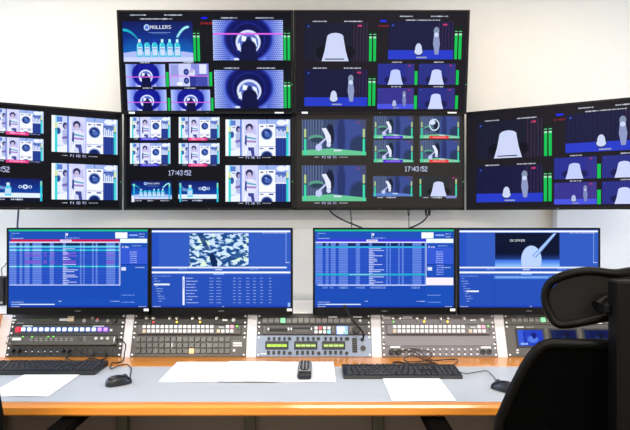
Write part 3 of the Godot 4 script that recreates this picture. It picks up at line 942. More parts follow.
func office_chair(label: String, at: Vector3, arm_x: float, arm_z: float, turn := 0.0) -> Node3D:
	# origin on the floor below the seat; the sitter looks along -z
	var t := thing("office_chair", label, "chair", at, "black mesh office chairs at the control desk")
	t.rotation.y = turn
	var blk := mat("chair_plastic", srgb(7, 6, 5), 0.45, 0.0, 0.25)
	var net := mat("chair_mesh", srgb(5, 5, 5), 0.95, 0.0, 0.05)
	var steel := mat("black_steel")
	# backrest: half width by height
	var prof := [[0.52, 0.16], [0.545, 0.19], [0.60, 0.215], [0.70, 0.235], [0.80, 0.241], [0.90, 0.230], [0.97, 0.206], [1.02, 0.186], [1.045, 0.173], [1.058, 0.164], [1.068, 0.153], [1.073, 0.137]]
	var lean := func(x: float, y: float) -> float:
		return 0.255 + 0.03 * sin((y - 0.52) / 0.56 * PI * 0.9) * -1.0 + (y - 0.8) * 0.06 - 0.035 * pow(x / 0.29, 2.0)
	var g := []
	for r in prof:
		var row := []
		for j in 13:
			var x: float = r[1] * (j / 6.0 - 1.0)
			row.append(Vector3(x, r[0], lean.call(x, r[0])))
		g.append(row)
	var m := MB.new()
	m.shell(g, 0.006)
	var back := part("backrest", m.mesh(), net, t)
	var loop := []
	for r in prof: loop.append(Vector3(-r[1], r[0], lean.call(r[1], r[0])))
	for j in range(1, 8): 
		var x: float = 0.137 * (j / 4.0 - 1.0)
		loop.append(Vector3(x, 1.073, lean.call(x, 1.073)))
	for k in range(prof.size() - 1, -1, -1): loop.append(Vector3(prof[k][1], prof[k][0], lean.call(prof[k][1], prof[k][0])))
	for j in range(1, 8):
		var x: float = 0.16 * (1.0 - j / 4.0)
		loop.append(Vector3(x, 0.52, lean.call(x, 0.52)))
	m = MB.new()
	m.tube(loop, 0.011, 8, true)
	part("frame", m.mesh(), blk, back)
	# upright behind the back, carrying the head rest
	m = MB.new()
	m.box(Vector3(0, 0.90, 0.305), Vector3(0.076, 0.62, 0.040), 0.004)
	m.box(Vector3(0, 0.55, 0.24), Vector3(0.07, 0.03, 0.16), 0.004)
	m.tube([Vector3(0, 0.54, 0.17), Vector3(0, 0.47, 0.1), Vector3(0, 0.45, 0.0)], 0.028, 10)
	var post := part("upright", m.mesh(), blk, t)
	# head rest
	var hl := [[0.0, 0.047], [0.066, 0.051], [0.123, 0.041], [0.158, 0.023], [0.168, -0.004], [0.16, -0.031], [0.141, -0.053], [0.107, -0.051], [0.066, -0.043], [0.0, -0.034]]
	for k in hl: k[0] *= 0.74; k[1] *= 1.12
	var pts := []
	for k in hl: pts.append(Vector3(-k[0], k[1], 0.24 - 0.05 * pow(k[0] / 0.124, 2.0)))
	for k in range(hl.size() - 2, 0, -1): pts.append(Vector3(hl[k][0], hl[k][1], 0.24 - 0.05 * pow(hl[k][0] / 0.124, 2.0)))
	var smooth := []
	var n := pts.size()
	for i in n:
		for s in 4: smooth.append((pts[i] as Vector3).cubic_interpolate(pts[(i + 1) % n], pts[(i - 1 + n) % n], pts[(i + 2) % n], s / 4.0))
	m = MB.new()
	m.tube(smooth, 0.0095, 8, true)
	var hr := Node3D.new()
	hr.name = "headrest"
	t.add_child(hr)
	hr.position = Vector3(0, 1.164, 0)
	part("frame", m.mesh(), blk, hr)
	g = []
	for i in 7:
		var row := []
		for j in 15:
			var ax := 0.160 * absf(j / 7.0 - 1.0)
			var x := 0.118 * (j / 7.0 - 1.0)
			var top := 0.049 if ax < 0.09 else lerpf(0.049, 0.008, pow((ax - 0.09) / 0.07, 1.6))
			var bot := lerpf(-0.034, -0.05, min(ax / 0.12, 1.0)) if ax < 0.135 else lerpf(-0.05, -0.022, (ax - 0.135) / 0.025)
			row.append(Vector3(x, 1.12 * lerpf(bot, top, i / 6.0), 0.24 - 0.05 * pow(ax / 0.168, 2.0)))
		g.append(row)
	m = MB.new()
	m.shell(g, 0.004)
	part("netting", m.mesh(), mat("headrest_netting", srgb(30, 29, 27), 0.85, 0.0, 0.2), hr)
	m = MB.new()
	m.box(Vector3(0, -0.012, 0.278), Vector3(0.10, 0.026, 0.05), 0.006)
	m.tube([Vector3(-0.05, -0.012, 0.27), Vector3(-0.03, 0.0, 0.262), Vector3(0.03, 0.0, 0.262), Vector3(0.05, -0.012, 0.27)], 0.014, 8)
	part("joint", m.mesh(), blk, hr)
	# seat
	g = []
	for i in 11:
		var row := []
		for j in 11:
			var u := j / 5.0 - 1.0
			var w := i / 5.0 - 1.0
			var k := 1.0 - 0.12 * pow(absf(w), 3.0)
			row.append(Vector3(u * 0.255 * k, 0.485 - 0.03 * max(0.0, -w - 0.55) * 2.0 + 0.015 * u * u, w * 0.24 * (1.0 - 0.10 * pow(absf(u), 3.0))))
		g.append(row)
	m = MB.new()
	m.shell(g, 0.06)
	part("seat", m.mesh(), mat("seat_cloth", srgb(17, 17, 18), 0.9, 0.0, 0.2), t)
	part("seat_mechanism", bx(Vector3(0.17, 0.05, 0.24), 0.01), steel, t, Vector3(0, 0.43, 0.0))
	for s in [-1.0, 1.0]:
		var ar := Node3D.new()
		ar.name = "armrest"
		t.add_child(ar, true)
		part("arm_pad", bx(Vector3(0.075, 0.028, 0.27), 0.011), mat("arm_rubber", srgb(5, 5, 5), 0.7, 0.0, 0.1), ar, Vector3(s * arm_x, 0.694, arm_z))
		m = MB.new()
		m.tube(curve([Vector3(s * arm_x, 0.685, arm_z + 0.04), Vector3(s * (arm_x + 0.013), 0.58, arm_z * 0.5), Vector3(s * 0.27, 0.47, -0.03), Vector3(s * 0.20, 0.435, 0.0), Vector3(s * 0.08, 0.43, 0.0)]), 0.018, 8)
		part("arm_support", m.mesh(), blk, ar)
	m = MB.new()
	m.lathe(Vector3(0, 0.09, 0), Vector3.UP, [Vector2(0, 0), Vector2(0.035, 0), Vector2(0.035, 0.16), Vector2(0.024, 0.16), Vector2(0.024, 0.33), Vector2(0, 0.33)], 16)
	part("gas_lift", m.mesh(), steel, t)
	for k in 5:
		var a := TAU * k / 5.0 + 0.3
		var d := Vector3(cos(a), 0, sin(a))
		m = MB.new()
		m.tube([Vector3(0, 0.115, 0) + d * 0.02, Vector3(0, 0.105, 0) + d * 0.15, Vector3(0, 0.075, 0) + d * 0.31], [0.026, 0.022, 0.016], 8)
		var leg := part("leg", m.mesh(), blk, t)
		m = MB.new()
		var sd := d.cross(Vector3.UP)
		for s in [-1.0, 1.0]:
			m.lathe(Vector3(0, 0.029, 0) + d * 0.315 + sd * (s * 0.016 - 0.009), sd, [Vector2(0, 0), Vector2(0.024, 0), Vector2(0.028, 0.004), Vector2(0.028, 0.014), Vector2(0.024, 0.018), Vector2(0, 0.018)], 14)
		m.tube([Vector3(0, 0.03, 0) + d * 0.315, Vector3(0, 0.078, 0) + d * 0.31], 0.006, 6)
		part("caster", m.mesh(), blk, leg)
	return t

const WIN_Z0 := -2.7
const WIN_Z1 := -0.9
const WIN_Y0 := 0.95
const WIN_Y1 := 2.25
const SIDE := 3.0

func daylight(side: float, energy: float):            # skylight that comes in at a window of a side wall
	var l := AreaLight3D.new()
	l.name = "skylight"
	l.area_size = Vector2(WIN_Z1 - WIN_Z0, WIN_Y1 - WIN_Y0)
	l.area_normalize_energy = true
	l.light_energy = energy
	l.light_color = Color(0.72, 0.85, 1.0)
	l.area_range = 12.0
	l.area_attenuation = 2.0
	l.shadow_enabled = true
	add_child(l, true)
	l.position = Vector3(side * (SIDE - 0.01), (WIN_Y0 + WIN_Y1) * 0.5, (WIN_Z0 + WIN_Z1) * 0.5)
	l.rotation.y = side * PI / 2

func side_wall(side: float, called: String, win: String, plaster: Material):
	var b := MB.new()
	var z0 := -3.7
	var z1 := 2.1
	var x := side * (SIDE + 0.1)
	b.box(Vector3(x, WIN_Y0 * 0.5, (z0 + z1) * 0.5), Vector3(0.2, WIN_Y0, z1 - z0))
	b.box(Vector3(x, (WIN_Y1 + CEILING) * 0.5, (z0 + z1) * 0.5), Vector3(0.2, CEILING - WIN_Y1, z1 - z0))
	b.box(Vector3(x, (WIN_Y0 + WIN_Y1) * 0.5, (z0 + WIN_Z0) * 0.5), Vector3(0.2, WIN_Y1 - WIN_Y0, WIN_Z0 - z0))
	b.box(Vector3(x, (WIN_Y0 + WIN_Y1) * 0.5, (WIN_Z1 + z1) * 0.5), Vector3(0.2, WIN_Y1 - WIN_Y0, z1 - WIN_Z1))
	setting(called, b.mesh(), plaster)
	var lac := mat("white_lacquer", srgb(240, 240, 240), 0.4)
	b = MB.new()
	var h := WIN_Y1 - WIN_Y0
	var w := WIN_Z1 - WIN_Z0
	for k in [-1.0, 1.0]:
		b.box(Vector3(0, k * (h * 0.5 - 0.03), 0), Vector3(0.06, 0.06, w), 0.004)
		b.box(Vector3(0, 0, k * (w * 0.5 - 0.03)), Vector3(0.06, h - 0.12, 0.06), 0.004)
	b.box(Vector3.ZERO, Vector3(0.05, h - 0.12, 0.05), 0.004)
	var fr := setting(win, b.mesh(), lac, Vector3(side * (SIDE + 0.1), (WIN_Y0 + WIN_Y1) * 0.5, (WIN_Z0 + WIN_Z1) * 0.5))
	var glass := mat("window_glass", Color(0.9, 0.95, 1.0, 0.08), 0.02)
	glass.transparency = BaseMaterial3D.TRANSPARENCY_ALPHA
	for k in [-1.0, 1.0]:
		part("pane", bx(Vector3(0.006, h - 0.12, w * 0.5 - 0.085)), glass, fr, Vector3(0, 0, k * (w * 0.25 - 0.0175)))
	part("sill", bx(Vector3(0.12, 0.02, w), 0.004), lac, fr, Vector3(-side * 0.1, -h * 0.5 + 0.01, 0))

func ceiling_light(at: Vector3, size: Vector2, energy: float, label: String, colour := LIGHT_COLOUR):
	var t := thing("ceiling_light", label, "light", at, "flat panel lights in the ceiling")
	part("frame", bx(Vector3(size.x + 0.04, 0.03, size.y + 0.04), 0.004), mat("white_lacquer", srgb(240, 240, 240), 0.4), t, Vector3(0, -0.015, 0))
	part("diffuser", bx(Vector3(size.x, 0.004, size.y)), glow("light_diffuser", srgb(255, 252, 246), 1.6), t, Vector3(0, -0.032, 0))
	var l := AreaLight3D.new()
	l.name = "lamp"
	l.area_size = size
	l.area_normalize_energy = true
	l.light_energy = energy
	l.light_color = colour
	l.area_range = 12.0
	l.area_attenuation = 2.0
	l.shadow_enabled = true
	t.add_child(l)
	l.position = Vector3(0, -0.038, 0)
	l.rotation.x = -PI / 2

const LIGHT_COLOUR := Color(1.0, 0.97, 0.925)
const WARM_COLOUR := Color(1.0, 0.91, 0.78)
const CEILING := 2.78
const WALL_Z := 3.335

func _ready():
	rng.seed = 3
	# ------------------------------------------------------------ camera, surroundings, light
	var cam := Camera3D.new()
	cam.name = "camera"
	cam.fov = rad_to_deg(2.0 * atan(215.0 / F))
	cam.near = 0.05
	add_child(cam)
	cam.position = Vector3(0, EYE, 0)
	cam.current = true
	var env := Environment.new()
	env.background_mode = Environment.BG_COLOR
	env.background_color = Color(0.80, 0.89, 1.0)
	env.tonemap_mode = Environment.TONE_MAPPER_LINEAR
	env.tonemap_exposure = 1.0
	env.sdfgi_enabled = true
	env.ssao_enabled = true
	env.ssil_enabled = true
	var we := WorldEnvironment.new()
	we.name = "surroundings"
	we.environment = env
	add_child(we)
	glow_gain = 1.04
	ceiling_light(Vector3(-1.25, CEILING, -2.6), Vector2(1.2, 0.3), 1.3, "long white ceiling panel over the washing feeds monitor wall", WARM_COLOUR)
	ceiling_light(Vector3(1.25, CEILING, -2.6), Vector2(1.2, 0.3), 0.8, "long white ceiling panel over the stage feeds monitor wall", WARM_COLOUR)
	ceiling_light(Vector3(-1.25, CEILING, 1.0), Vector2(1.2, 0.3), 9.0, "long white ceiling panel behind the chair before the crimson-bar monitor")
	ceiling_light(Vector3(1.25, CEILING, 1.0), Vector2(1.2, 0.3), 9.0, "long white ceiling panel behind the chair with wide headrest")
	ceiling_light(Vector3(0.45, CEILING, -1.0), Vector2(1.2, 0.3), 2.2, "long white ceiling panel in the middle above the desk edge")
	daylight(-1.0, 5.2)
	daylight(1.0, 3.4)

	# ------------------------------------------------------------ room
	var plaster := textured("cream_plaster", grain(2, 256, 256, 0.03, 1.0, srgb(230, 225, 216), srgb(233, 228, 219), 0.02), Vector3(1, 1, 1), 0.85, 0.3)
	var wall_step := at_z(386, 0, WALL_Z).x
	setting("wall_back", bx(Vector3(6.4, CEILING, 0.2)), plaster, Vector3(0, CEILING * 0.5, -WALL_Z - 0.1 - 0.012))
	var lining := part("lining_board", bx(Vector3(wall_step + 3.0, CEILING, 0.012), 0.002), plaster, get_node("wall_back"), Vector3((wall_step - 3.0) * 0.5, 0, 0.106))
	side_wall(-1.0, "wall_left", "window_1", plaster)
	side_wall(1.0, "wall_right", "window_2", plaster)
	setting("wall_front", bx(Vector3(6.4, CEILING, 0.2)), plaster, Vector3(0, CEILING * 0.5, 2.1))
	setting("ceiling", bx(Vector3(6.6, 0.2, 6.2)), mat("ceiling_white", srgb(238, 236, 232), 0.9), Vector3(0, CEILING + 0.1, -0.8))
	setting("floor", bx(Vector3(6.6, 0.2, 6.2)), textured("grey_carpet", grain(8, 256, 256, 0.2, 1.0, srgb(72, 70, 70), srgb(104, 100, 98), 0.2), Vector3(2, 2, 2), 0.95, 0.2), Vector3(0, -0.1, -0.8))
	# board standing off the wall below the stage monitor
	var bl := at_z(557, 220, WALL_Z - 0.06).x
	var board := setting("trim_1", bx(Vector3(2.99 - bl, 1.55, 0.06), 0.004), mat("white_board", srgb(232, 231, 232), 0.6), Vector3((2.99 + bl) * 0.5, 0.775, -WALL_Z + 0.03 - 0.006))

	# ------------------------------------------------------------ control desk
	var beech := textured("beech_veneer", grain(21, 256, 256, 0.05, 0.12, srgb(228, 138, 46), srgb(244, 162, 70), 0.03), Vector3(1.5, 3, 3), 0.32)
	beech.clearcoat_enabled = true
	beech.clearcoat = 0.8
	beech.clearcoat_roughness = 0.12
	var grey_top := textured("grey_laminate", grain(31, 256, 256, 0.4, 1.0, srgb(180, 185, 191), srgb(188, 193, 199), 0.15), Vector3(3, 3, 3), 0.4, 0.4)
	var pale := mat("pale_grey_lacquer", srgb(222, 220, 222), 0.45)
	var zf := 1.778
	var zn := 1.736
	var zs := 2.188
	var half := 1.36
	var wide := 1.62
	var desk := thing("control_desk", "beech edged control desk with pale grey worktop and sloping equipment frame", "desk", Vector3(0, 0, -2.2))
	var put := func(called: String, x0: float, x1: float, y0: float, y1: float, z0: float, z1: float, mt: Material, bev := 0.002) -> MeshInstance3D:
		return part(called, bx(Vector3(x1 - x0, y1 - y0, z1 - z0), bev), mt, desk, Vector3((x0 + x1) * 0.5, (y0 + y1) * 0.5, 2.2 - (z0 + z1) * 0.5))
	put.call("worktop", -wide, wide, DESK - 0.033, DESK, zf, zs, grey_top, 0.0005)
	put.call("front_edging", -wide, wide, DESK - 0.034, DESK + 0.0005, zn, zf, beech, 0.007)
	put.call("rear_strip", -wide, wide, DESK - 0.033, DESK + 0.0005, zs, 2.34, beech, 0.0008)
	put.call("rear_body", -half + 0.03, half - 0.03, 0.08, 0.64, 2.36, 2.72, pale, 0.004)
	put.call("back_panel", -half, half, 0.64, DECK - 0.012, 2.70, 2.72, pale, 0.002)
	put.call("shelf", -1.52, 1.52, DECK - 0.012, DECK, 2.442, 2.72, mat("white_shelf", srgb(236, 235, 236), 0.35), 0.002)
	put.call("shelf_lip", -1.52, 1.52, DECK - 0.009, DECK, 2.397, 2.434, mat("white_shelf"), 0.002)
	var ca := cos(deg_to_rad(SLOPE))
	var sa := sin(deg_to_rad(SLOPE))
	var vtop := (DECK - 0.012 - DESK) / ca
	var edges := [-half + 0.025]
	for i in 5:
		edges.append(RACK_X[i] - 0.2415); edges.append(RACK_X[i] + 0.2415)
	edges.append(half - 0.025)
	for i in range(0, edges.size(), 2):
		var b := MB.new()
		b.prism(Vector3(edges[i] + 0.0005, 0, 2.2), Vector3.FORWARD, Vector3.UP, Vector3.RIGHT, PackedVector2Array([Vector2(RACK_Z - 0.002, DESK + 0.0006), Vector2(RACK_Z - 0.002 + vtop * sa, DECK - 0.013), Vector2(2.60, DECK - 0.013), Vector2(2.60, DESK + 0.0006)]), edges[i + 1] - edges[i] - 0.001)
		part("divider", b.mesh(), pale, desk)
	for s in [-1.0, 1.0]:
		var b := MB.new()
		b.prism(Vector3(s * (half - 0.0125) - 0.0125, 0, 2.2), Vector3.FORWARD, Vector3.UP, Vector3.RIGHT, PackedVector2Array([Vector2(RACK_Z - 0.03, DESK + 0.001), Vector2(RACK_Z - 0.03 + 0.16 * sa, DECK - 0.013), Vector2(2.72, DECK - 0.013), Vector2(2.72, DESK + 0.001)]), 0.025)
		part("cheek", b.mesh(), beech, desk)
	var umber := mat("brown_panel", srgb(124, 110, 98), 0.7)
	put.call("modesty_panel", -wide, wide, 0.12, 0.70, 2.33, 2.35, umber, 0.001)
	for x in [-1.3, -0.79, -0.267, 0.258, 0.783, 1.3]:
		put.call("leg", x - 0.021, x + 0.021, 0.0, 0.714, 2.29, 2.33, mat("olive_steel", srgb(88, 82, 64), 0.6), 0.002)
	for s in [-1.0, 1.0]:
		put.call("end_panel", s * (wide - 0.012) - 0.012, s * (wide - 0.012) + 0.012, 0.0, DESK - 0.034, 1.80, 2.70, beech, 0.002)

	# ------------------------------------------------------------ wall monitors
	var wsize := Vector2(0.960, 0.557)
	var wrim := [0.013, 0.012, 0.014]
	var tx_drum := screen_drums()
	var tx_stage := screen_stage()
	var tx_wash := screen_laundry("P1 HD TX", "P1 SD TX")
	var tx_wing := screen_laundry("P1 HD TX", "P1 SD TX", 3.0)
	var tx_show := screen_show()
	var tags := [[-0.42, 0.007, 0.034, 0.011], [0.40, 0.007, 0.05, 0.008]]
	var tilt := asin(0.075 / 0.557)
	var mid := -0.118
	var o := display("wall_monitor", "tilted wall monitor showing six pale blue bottles and washing drum feeds", "multi-view wall monitors", wsize, wrim, 0.03, tx_drum, tags, true)
	o.position = Vector3(mid - 0.481, 1.9027, -3.12); o.rotation.x = tilt
	o = display("wall_monitor", "tilted upper wall monitor showing blue curtained stage feeds, beside the bottles monitor", "multi-view wall monitors", wsize, wrim, 0.03, tx_stage, tags, true)
	o.position = Vector3(mid + 0.481, 1.9027, -3.12); o.rotation.x = tilt
	o = display("wall_monitor", "upright wall monitor of laundry room feeds directly below the bottles monitor", "multi-view wall monitors", wsize, wrim, 0.03, tx_wash, [], true)
	o.position = Vector3(mid - 0.481, 1.368, -3.16)
	o = display("wall_monitor", "upright wall monitor of green floored stage feeds with a large white clock", "multi-view wall monitors", wsize, wrim, 0.03, tx_show, [], true)
	o.position = Vector3(mid + 0.481, 1.368, -3.16)
	var al := deg_to_rad(28.5)
	o = display("wall_monitor", "turned-in wall monitor of laundry room feeds at the end of the lower row", "multi-view wall monitors", wsize, wrim, 0.03, tx_wing, [], true)
	o.position = Vector3(-1.098, 1.368, -3.19) + Vector3(-cos(al), 0, sin(al)) * 0.481
	o.rotation.y = al
	al = deg_to_rad(30.0)
	o = display("wall_monitor", "turned-in wall monitor of blue curtained stage feeds at the end of the lower row", "multi-view wall monitors", wsize, wrim, 0.03, tx_stage, [], true)
	o.position = Vector3(0.861, 1.368, -3.19) + Vector3(cos(al), 0, sin(al)) * 0.481
	o.rotation.y = -al

	# ------------------------------------------------------------ desk monitors
	var dz := 2.33
	var dsize := Vector2(0.5945, 0.3605)
	var drim := [0.0085, 0.007, 0.030]
	var dtag := [[0.284, 0.020, 0.021, 0.011]]
	var dl := [["desk monitor with blue playlist table under a crimson bar", 78.2, screen_playlist(false)], ["desk monitor with blue file list below an aerial picture of rocks", 221.3, screen_browser(false)],
		["desk monitor with blue playlist table under a violet bar", 384.3, screen_playlist(true)], ["desk monitor with blue window and a dark picture titled in white", 528.8, screen_browser(true)]]
	for i in 4:
		o = display("desk_monitor", dl[i][0], "desk monitors on the white shelf", dsize, drim, 0.035, dl[i][2], dtag if i < 3 else [], false)
		o.position = Vector3((dl[i][1] - 315.0) / F * dz, DECK + 0.001, -dz)
		var st := MB.new()
		st.box(Vector3(0, 0.004, -0.27), Vector3(0.22, 0.008, 0.16), 0.002)
		st.box(Vector3(0, 0.10, -0.25), Vector3(0.05, 0.20, 0.03), 0.004)
		st.box(Vector3(0, 0.19, -0.155), Vector3(0.05, 0.05, 0.20), 0.004)
		part("stand", st.mesh(), mat("black_monitor_plastic"), o)

	# ------------------------------------------------------------ equipment, first bay
	var dark := mat("dark_panel", srgb(44, 44, 42), 0.42)
	var black := mat("black_panel", srgb(28, 27, 25), 0.45)
	var warm := mat("warm_grey_panel", srgb(76, 72, 68), 0.4)
	var light := mat("light_grey_panel", srgb(122, 118, 122), 0.4)
	var nickel := mat("nickel_screw")
	var blackk := mat("black_knob", srgb(16, 16, 17), 0.45)
	var white := mat("white_key", srgb(226, 226, 226), 0.5)
	var cream := mat("cream_key", srgb(214, 196, 168), 0.5)
	var chrome := mat("chrome_fitting", srgb(190, 186, 180), 0.3, 0.8)
	var label_ink := mat("white_label", srgb(232, 232, 232), 0.6)
	var faint := mat("grey_print", srgb(140, 140, 136), 0.6)
	var red_led := glow("red_lamp", srgb(235, 50, 40), 0.9)
	var green_led := glow("green_lamp", srgb(110, 225, 60), 0.9)
	var amber_led := glow("amber_lamp", srgb(250, 205, 60), 0.95)
	var lit_blue := glow("lit_blue_key", srgb(196, 220, 250), 0.75)
	var lit_red := glow("lit_red_key", srgb(226, 34, 56), 0.8)
	var lit_violet := glow("lit_violet_key", srgb(176, 130, 230), 0.8)
	var halo := glow("blue_key_surround", srgb(26, 56, 130), 0.25)
	var halo_v := glow("violet_key_surround", srgb(86, 50, 160), 0.5)
	var d := device("signal_processor", "dark unit with beige block and knobs at top of the bay beside the wooden cheek", "equipment", 0, 3, 1, dark)
	btn(d, "label_plate", 14.5, 320.3, 4.5, 1.3, 0.001, label_ink)
	for k in 9: btn(d, "meter_dot", 31.5 + k * 2.4, 320.3, 1.5, 0.7, 0.001, glow("dim_green_meter", srgb(60, 110, 50), 0.25))
	btn(d, "display_strip", 64, 320.0, 8, 2.6, 0.002, mat("pale_strip", srgb(206, 206, 210), 0.4))
	btn(d, "beige_block", 72, 319.6, 6.0, 5.0, 0.012, cream)
	btn(d, "maker_print", 21, 323.6, 7, 0.8, 0.0006, faint)
	knob(d, "knob", 85.5, 321.4, 0.008, 0.012, mat("grey_knob", srgb(150, 148, 146), 0.4)); knob(d, "knob", 93.5, 318.6, 0.006, 0.01, mat("grey_knob"))
	knob(d, "knob", 98.4, 321.4, 0.007, 0.012, mat("grey_knob")); knob(d, "lamp", 98, 319.4, 0.0035, 0.004, red_led)
	knob(d, "knob", 109, 321.6, 0.007, 0.012, mat("grey_knob")); knob(d, "dial", 115, 321.2, 0.011, 0.012, blackk)

	d = device("router_panel", "dark router panel with one red, thirteen white-blue and two violet lit keys", "control panel", 0, 2, 1, dark)
	for k in 16:
		var px := 18.8 + k * 5.84
		var ss := btn(d, "key_surround", px, 330.0, 5.4, 5.0, 0.002, lit_red if k == 0 else (halo_v if k > 13 else halo))
		btn(d, "key", px, 330.0, 3.7, 3.5, 0.008, lit_red if k == 0 else (lit_violet if k > 13 else lit_blue), 0.006, 0.0012)
	btn(d, "small_key", 111.6, 330.6, 2.3, 2.2, 0.006, white)
	btn(d, "print_line", 28, 326.4, 10, 0.8, 0.0006, label_ink); btn(d, "print_line", 99, 326.6, 11, 0.8, 0.0006, label_ink)

	d = device("processing_unit", "grey proud unit with end handles and white label under lit key row", "equipment", 0, 1, 1, mat("slate_panel", srgb(72, 72, 66), 0.35), 0.012)
	for px in [11.0, 117.0]:
		var p := spot(px, 339.2)
		var b := MB.new()
		b.tube(curve([Vector3(p.x, 0.008, 0.004), Vector3(p.x, 0.008, 0.03), Vector3(p.x, 0.036, 0.03), Vector3(p.x, 0.036, 0.004)], 5), 0.003, 8)
		part("handle", b.mesh(), chrome, d)
	btn(d, "label_plate", 18.5, 339.8, 9, 2.6, 0.001, label_ink, 0.016)
	for px in [25.0, 34.0, 50.0, 55.2]: btn(d, "lamp", px, 337.4, 1.5, 1.0, 0.001, green_led, 0.016)
	for k in 9:
		btn(d, "button", 33 + k * 5.0, 339.3, 3.0, 0.9, 0.002, faint, 0.016, 0.0003); btn(d, "button", 33 + k * 5.0, 341.2, 3.0, 0.9, 0.002, faint, 0.016, 0.0003)
	socket(d, "dial", 81.5, 339.6, 0.008, mat("slate_panel"), 0.016)
	for k in 3: btn(d, "button", 86.3, 337.8 + k * 1.5, 2.0, 0.8, 0.002, faint, 0.016, 0.0003)
	for px in [98.0, 103.8, 109.4]: knob(d, "knob", px, 339.4, 0.0065, 0.01, mat("pale_knob", srgb(206, 204, 200), 0.4), 0.016)

	d = device("jack_field", "black jack patch panel low in the bay beside the wooden cheek", "patch panel", 0, 0, 1, black)
	for k in 17:
		for r in 2:
			socket(d, "jack", 13.5 + k * 6.15, 349.6 + r * 4.6, 0.0045, mat("dark_jack", srgb(48, 46, 42), 0.4))
	for k in 8: btn(d, "screw_head", 20 + k * 6.3, 351.9, 0.9, 0.9, 0.001, nickel)
	for px in [14.0, 20.0, 64.0, 70.0]: knob(d, "plug", px, 351, 0.007, 0.02, blackk)

	# ------------------------------------------------------------ second bay
	d = device("video_connector_panel", "black connector panel with red and amber lamps above white key rows", "equipment", 1, 3, 1, black)
	for px in [147.5, 154.2, 170.5, 177.5, 193.2, 200.6, 217.2]:
		var p := spot(px, 318.8)
		var b := MB.new()
		b.lathe(Vector3(p.x, p.y, 0.004), Vector3.BACK, [Vector2(0.0065, 0), Vector2(0.0065, 0.006), Vector2(0.0052, 0.006), Vector2(0.0052, 0.016), Vector2(0.0035, 0.016), Vector2(0.0035, 0.008), Vector2(0, 0.008)], 12)
		part("connector", b.mesh(), chrome, d)
	knob(d, "lamp", 153.8, 322.6, 0.0045, 0.003, red_led); knob(d, "lamp", 177.0, 322.4, 0.0045, 0.003, amber_led); knob(d, "lamp", 200.3, 322.4, 0.0045, 0.003, amber_led)
	btn(d, "print_line", 146, 323.4, 2, 0.6, 0.0006, faint); btn(d, "print_line", 149.5, 324.0, 3, 0.6, 0.0006, faint)
	btn(d, "window", 225, 320.4, 5.2, 2.2, 0.001, mat("dark_window", srgb(18, 18, 20), 0.15)); btn(d, "print_line", 225, 320.4, 4, 0.7, 0.0022, label_ink)
	knob(d, "knob", 234, 320.8, 0.008, 0.012, mat("pale_knob"))

	var key_rows := func(dev: Node3D, x0: float, pitch: float, ys: Array, extra_top: Array, extra_bottom: Array, lamp: Vector2, dot: Vector2, bar: float):
		for r in 2:
			for k in 16: btn(dev, "key", x0 + k * pitch, ys[r], 3.3, 3.2, 0.005, cream if r == 1 and k == 0 else white, 0.018, 0.0009)
		for k in extra_top.size(): btn(dev, "key", extra_top[k], ys[0], 3.3, 3.2, 0.005, white if k == 0 else glow("pink_key", srgb(240, 150, 170), 0.5), 0.018, 0.0009)
		for k in extra_bottom.size(): btn(dev, "key", extra_bottom[k], ys[1], 3.3, 3.2, 0.005, cream if k == 0 else white, 0.018, 0.0009)
		btn(dev, "print_line", bar, ys[0] + 0.4, 5.6, 0.8, 0.0006, label_ink, 0.018)
		knob(dev, "lamp", lamp.x, lamp.y, 0.004, 0.002, green_led, 0.018)
		knob(dev, "socket", dot.x, dot.y, 0.003, 0.003, blackk, 0.018)
	d = device("router_panel", "grey router panel with two rows of white keys over dark key grid", "control panel", 1, 2, 1, warm, 0.014)
	key_rows.call(d, 145.6, 4.47, [327.6, 332.0], [228.4, 232.7], [219.2, 223.6, 228.2, 232.5], Vector2(237.6, 327), Vector2(238.6, 330.6), 222.2)

	d = device("key_grid_panel", "warm grey panel with three rows of dark square keys, one lit orange", "control panel", 1, 0, 2, warm)
	var darkkey := mat("dark_key", srgb(62, 60, 56), 0.3)
	for r in 3:
		for k in 16:
			var px := 138.2 + k * 5.97
			if r == 2 and k == 9: btn(d, "key", px, 351.5, 5.0, 4.7, 0.007, glow("orange_key", srgb(250, 190, 130), 0.7), 0.004, 0.001)
			else: btn(d, "key", px, [339.9, 345.8, 351.5][r], 5.0, 4.7, 0.007, darkkey if (k * 5 + r * 3) % 7 else mat("smoky_key", srgb(84, 82, 78), 0.3), 0.004, 0.001)
	btn(d, "label_plate", 237.5, 343.4, 9, 1.5, 0.001, label_ink); btn(d, "label_plate", 237.5, 345.8, 9, 1.7, 0.001, label_ink); btn(d, "print_line", 236.5, 341.2, 7, 0.6, 0.0006, faint)
	btn(d, "small_key", 234.3, 350.8, 2.4, 2.3, 0.005, white)
	btn(d, "label_plate", 172.6, 345.6, 1.0, 4.2, 0.0006, label_ink, 0.0115)

	# ------------------------------------------------------------ third bay
	var cool := mat("blue_grey_panel", srgb(122, 134, 154), 0.35, 0.25)
	var greykey := mat("grey_key", srgb(120, 118, 116), 0.45)
	d = device("preset_panel", "dark panel with one row of grey square keys above card slots", "control panel", 2, 3, 1, dark)
	for k in 15: btn(d, "key", 265.3 + k * 5.92, 320.9, 5.0, 4.8, 0.006, glow("lit_green_key", srgb(130, 220, 160), 0.6) if k == 3 else greykey, 0.004, 0.001)
	btn(d, "label_plate", 332.8, 317.4, 9, 1.4, 0.001, label_ink); btn(d, "label_plate", 357.5, 317.4, 9, 1.4, 0.001, label_ink); knob(d, "knob", 360, 321.2, 0.006, 0.006, white)
	d = device("media_recorder", "dark recorder with card slots, bright small display and black dial", "recorder", 2, 2, 1, mat("graphite_panel", srgb(66, 64, 66), 0.4), 0.006)
	for k in 3: btn(d, "button", 264.6, 327.8 + k * 2.4, 1.8, 1.3, 0.002, greykey, 0.01)
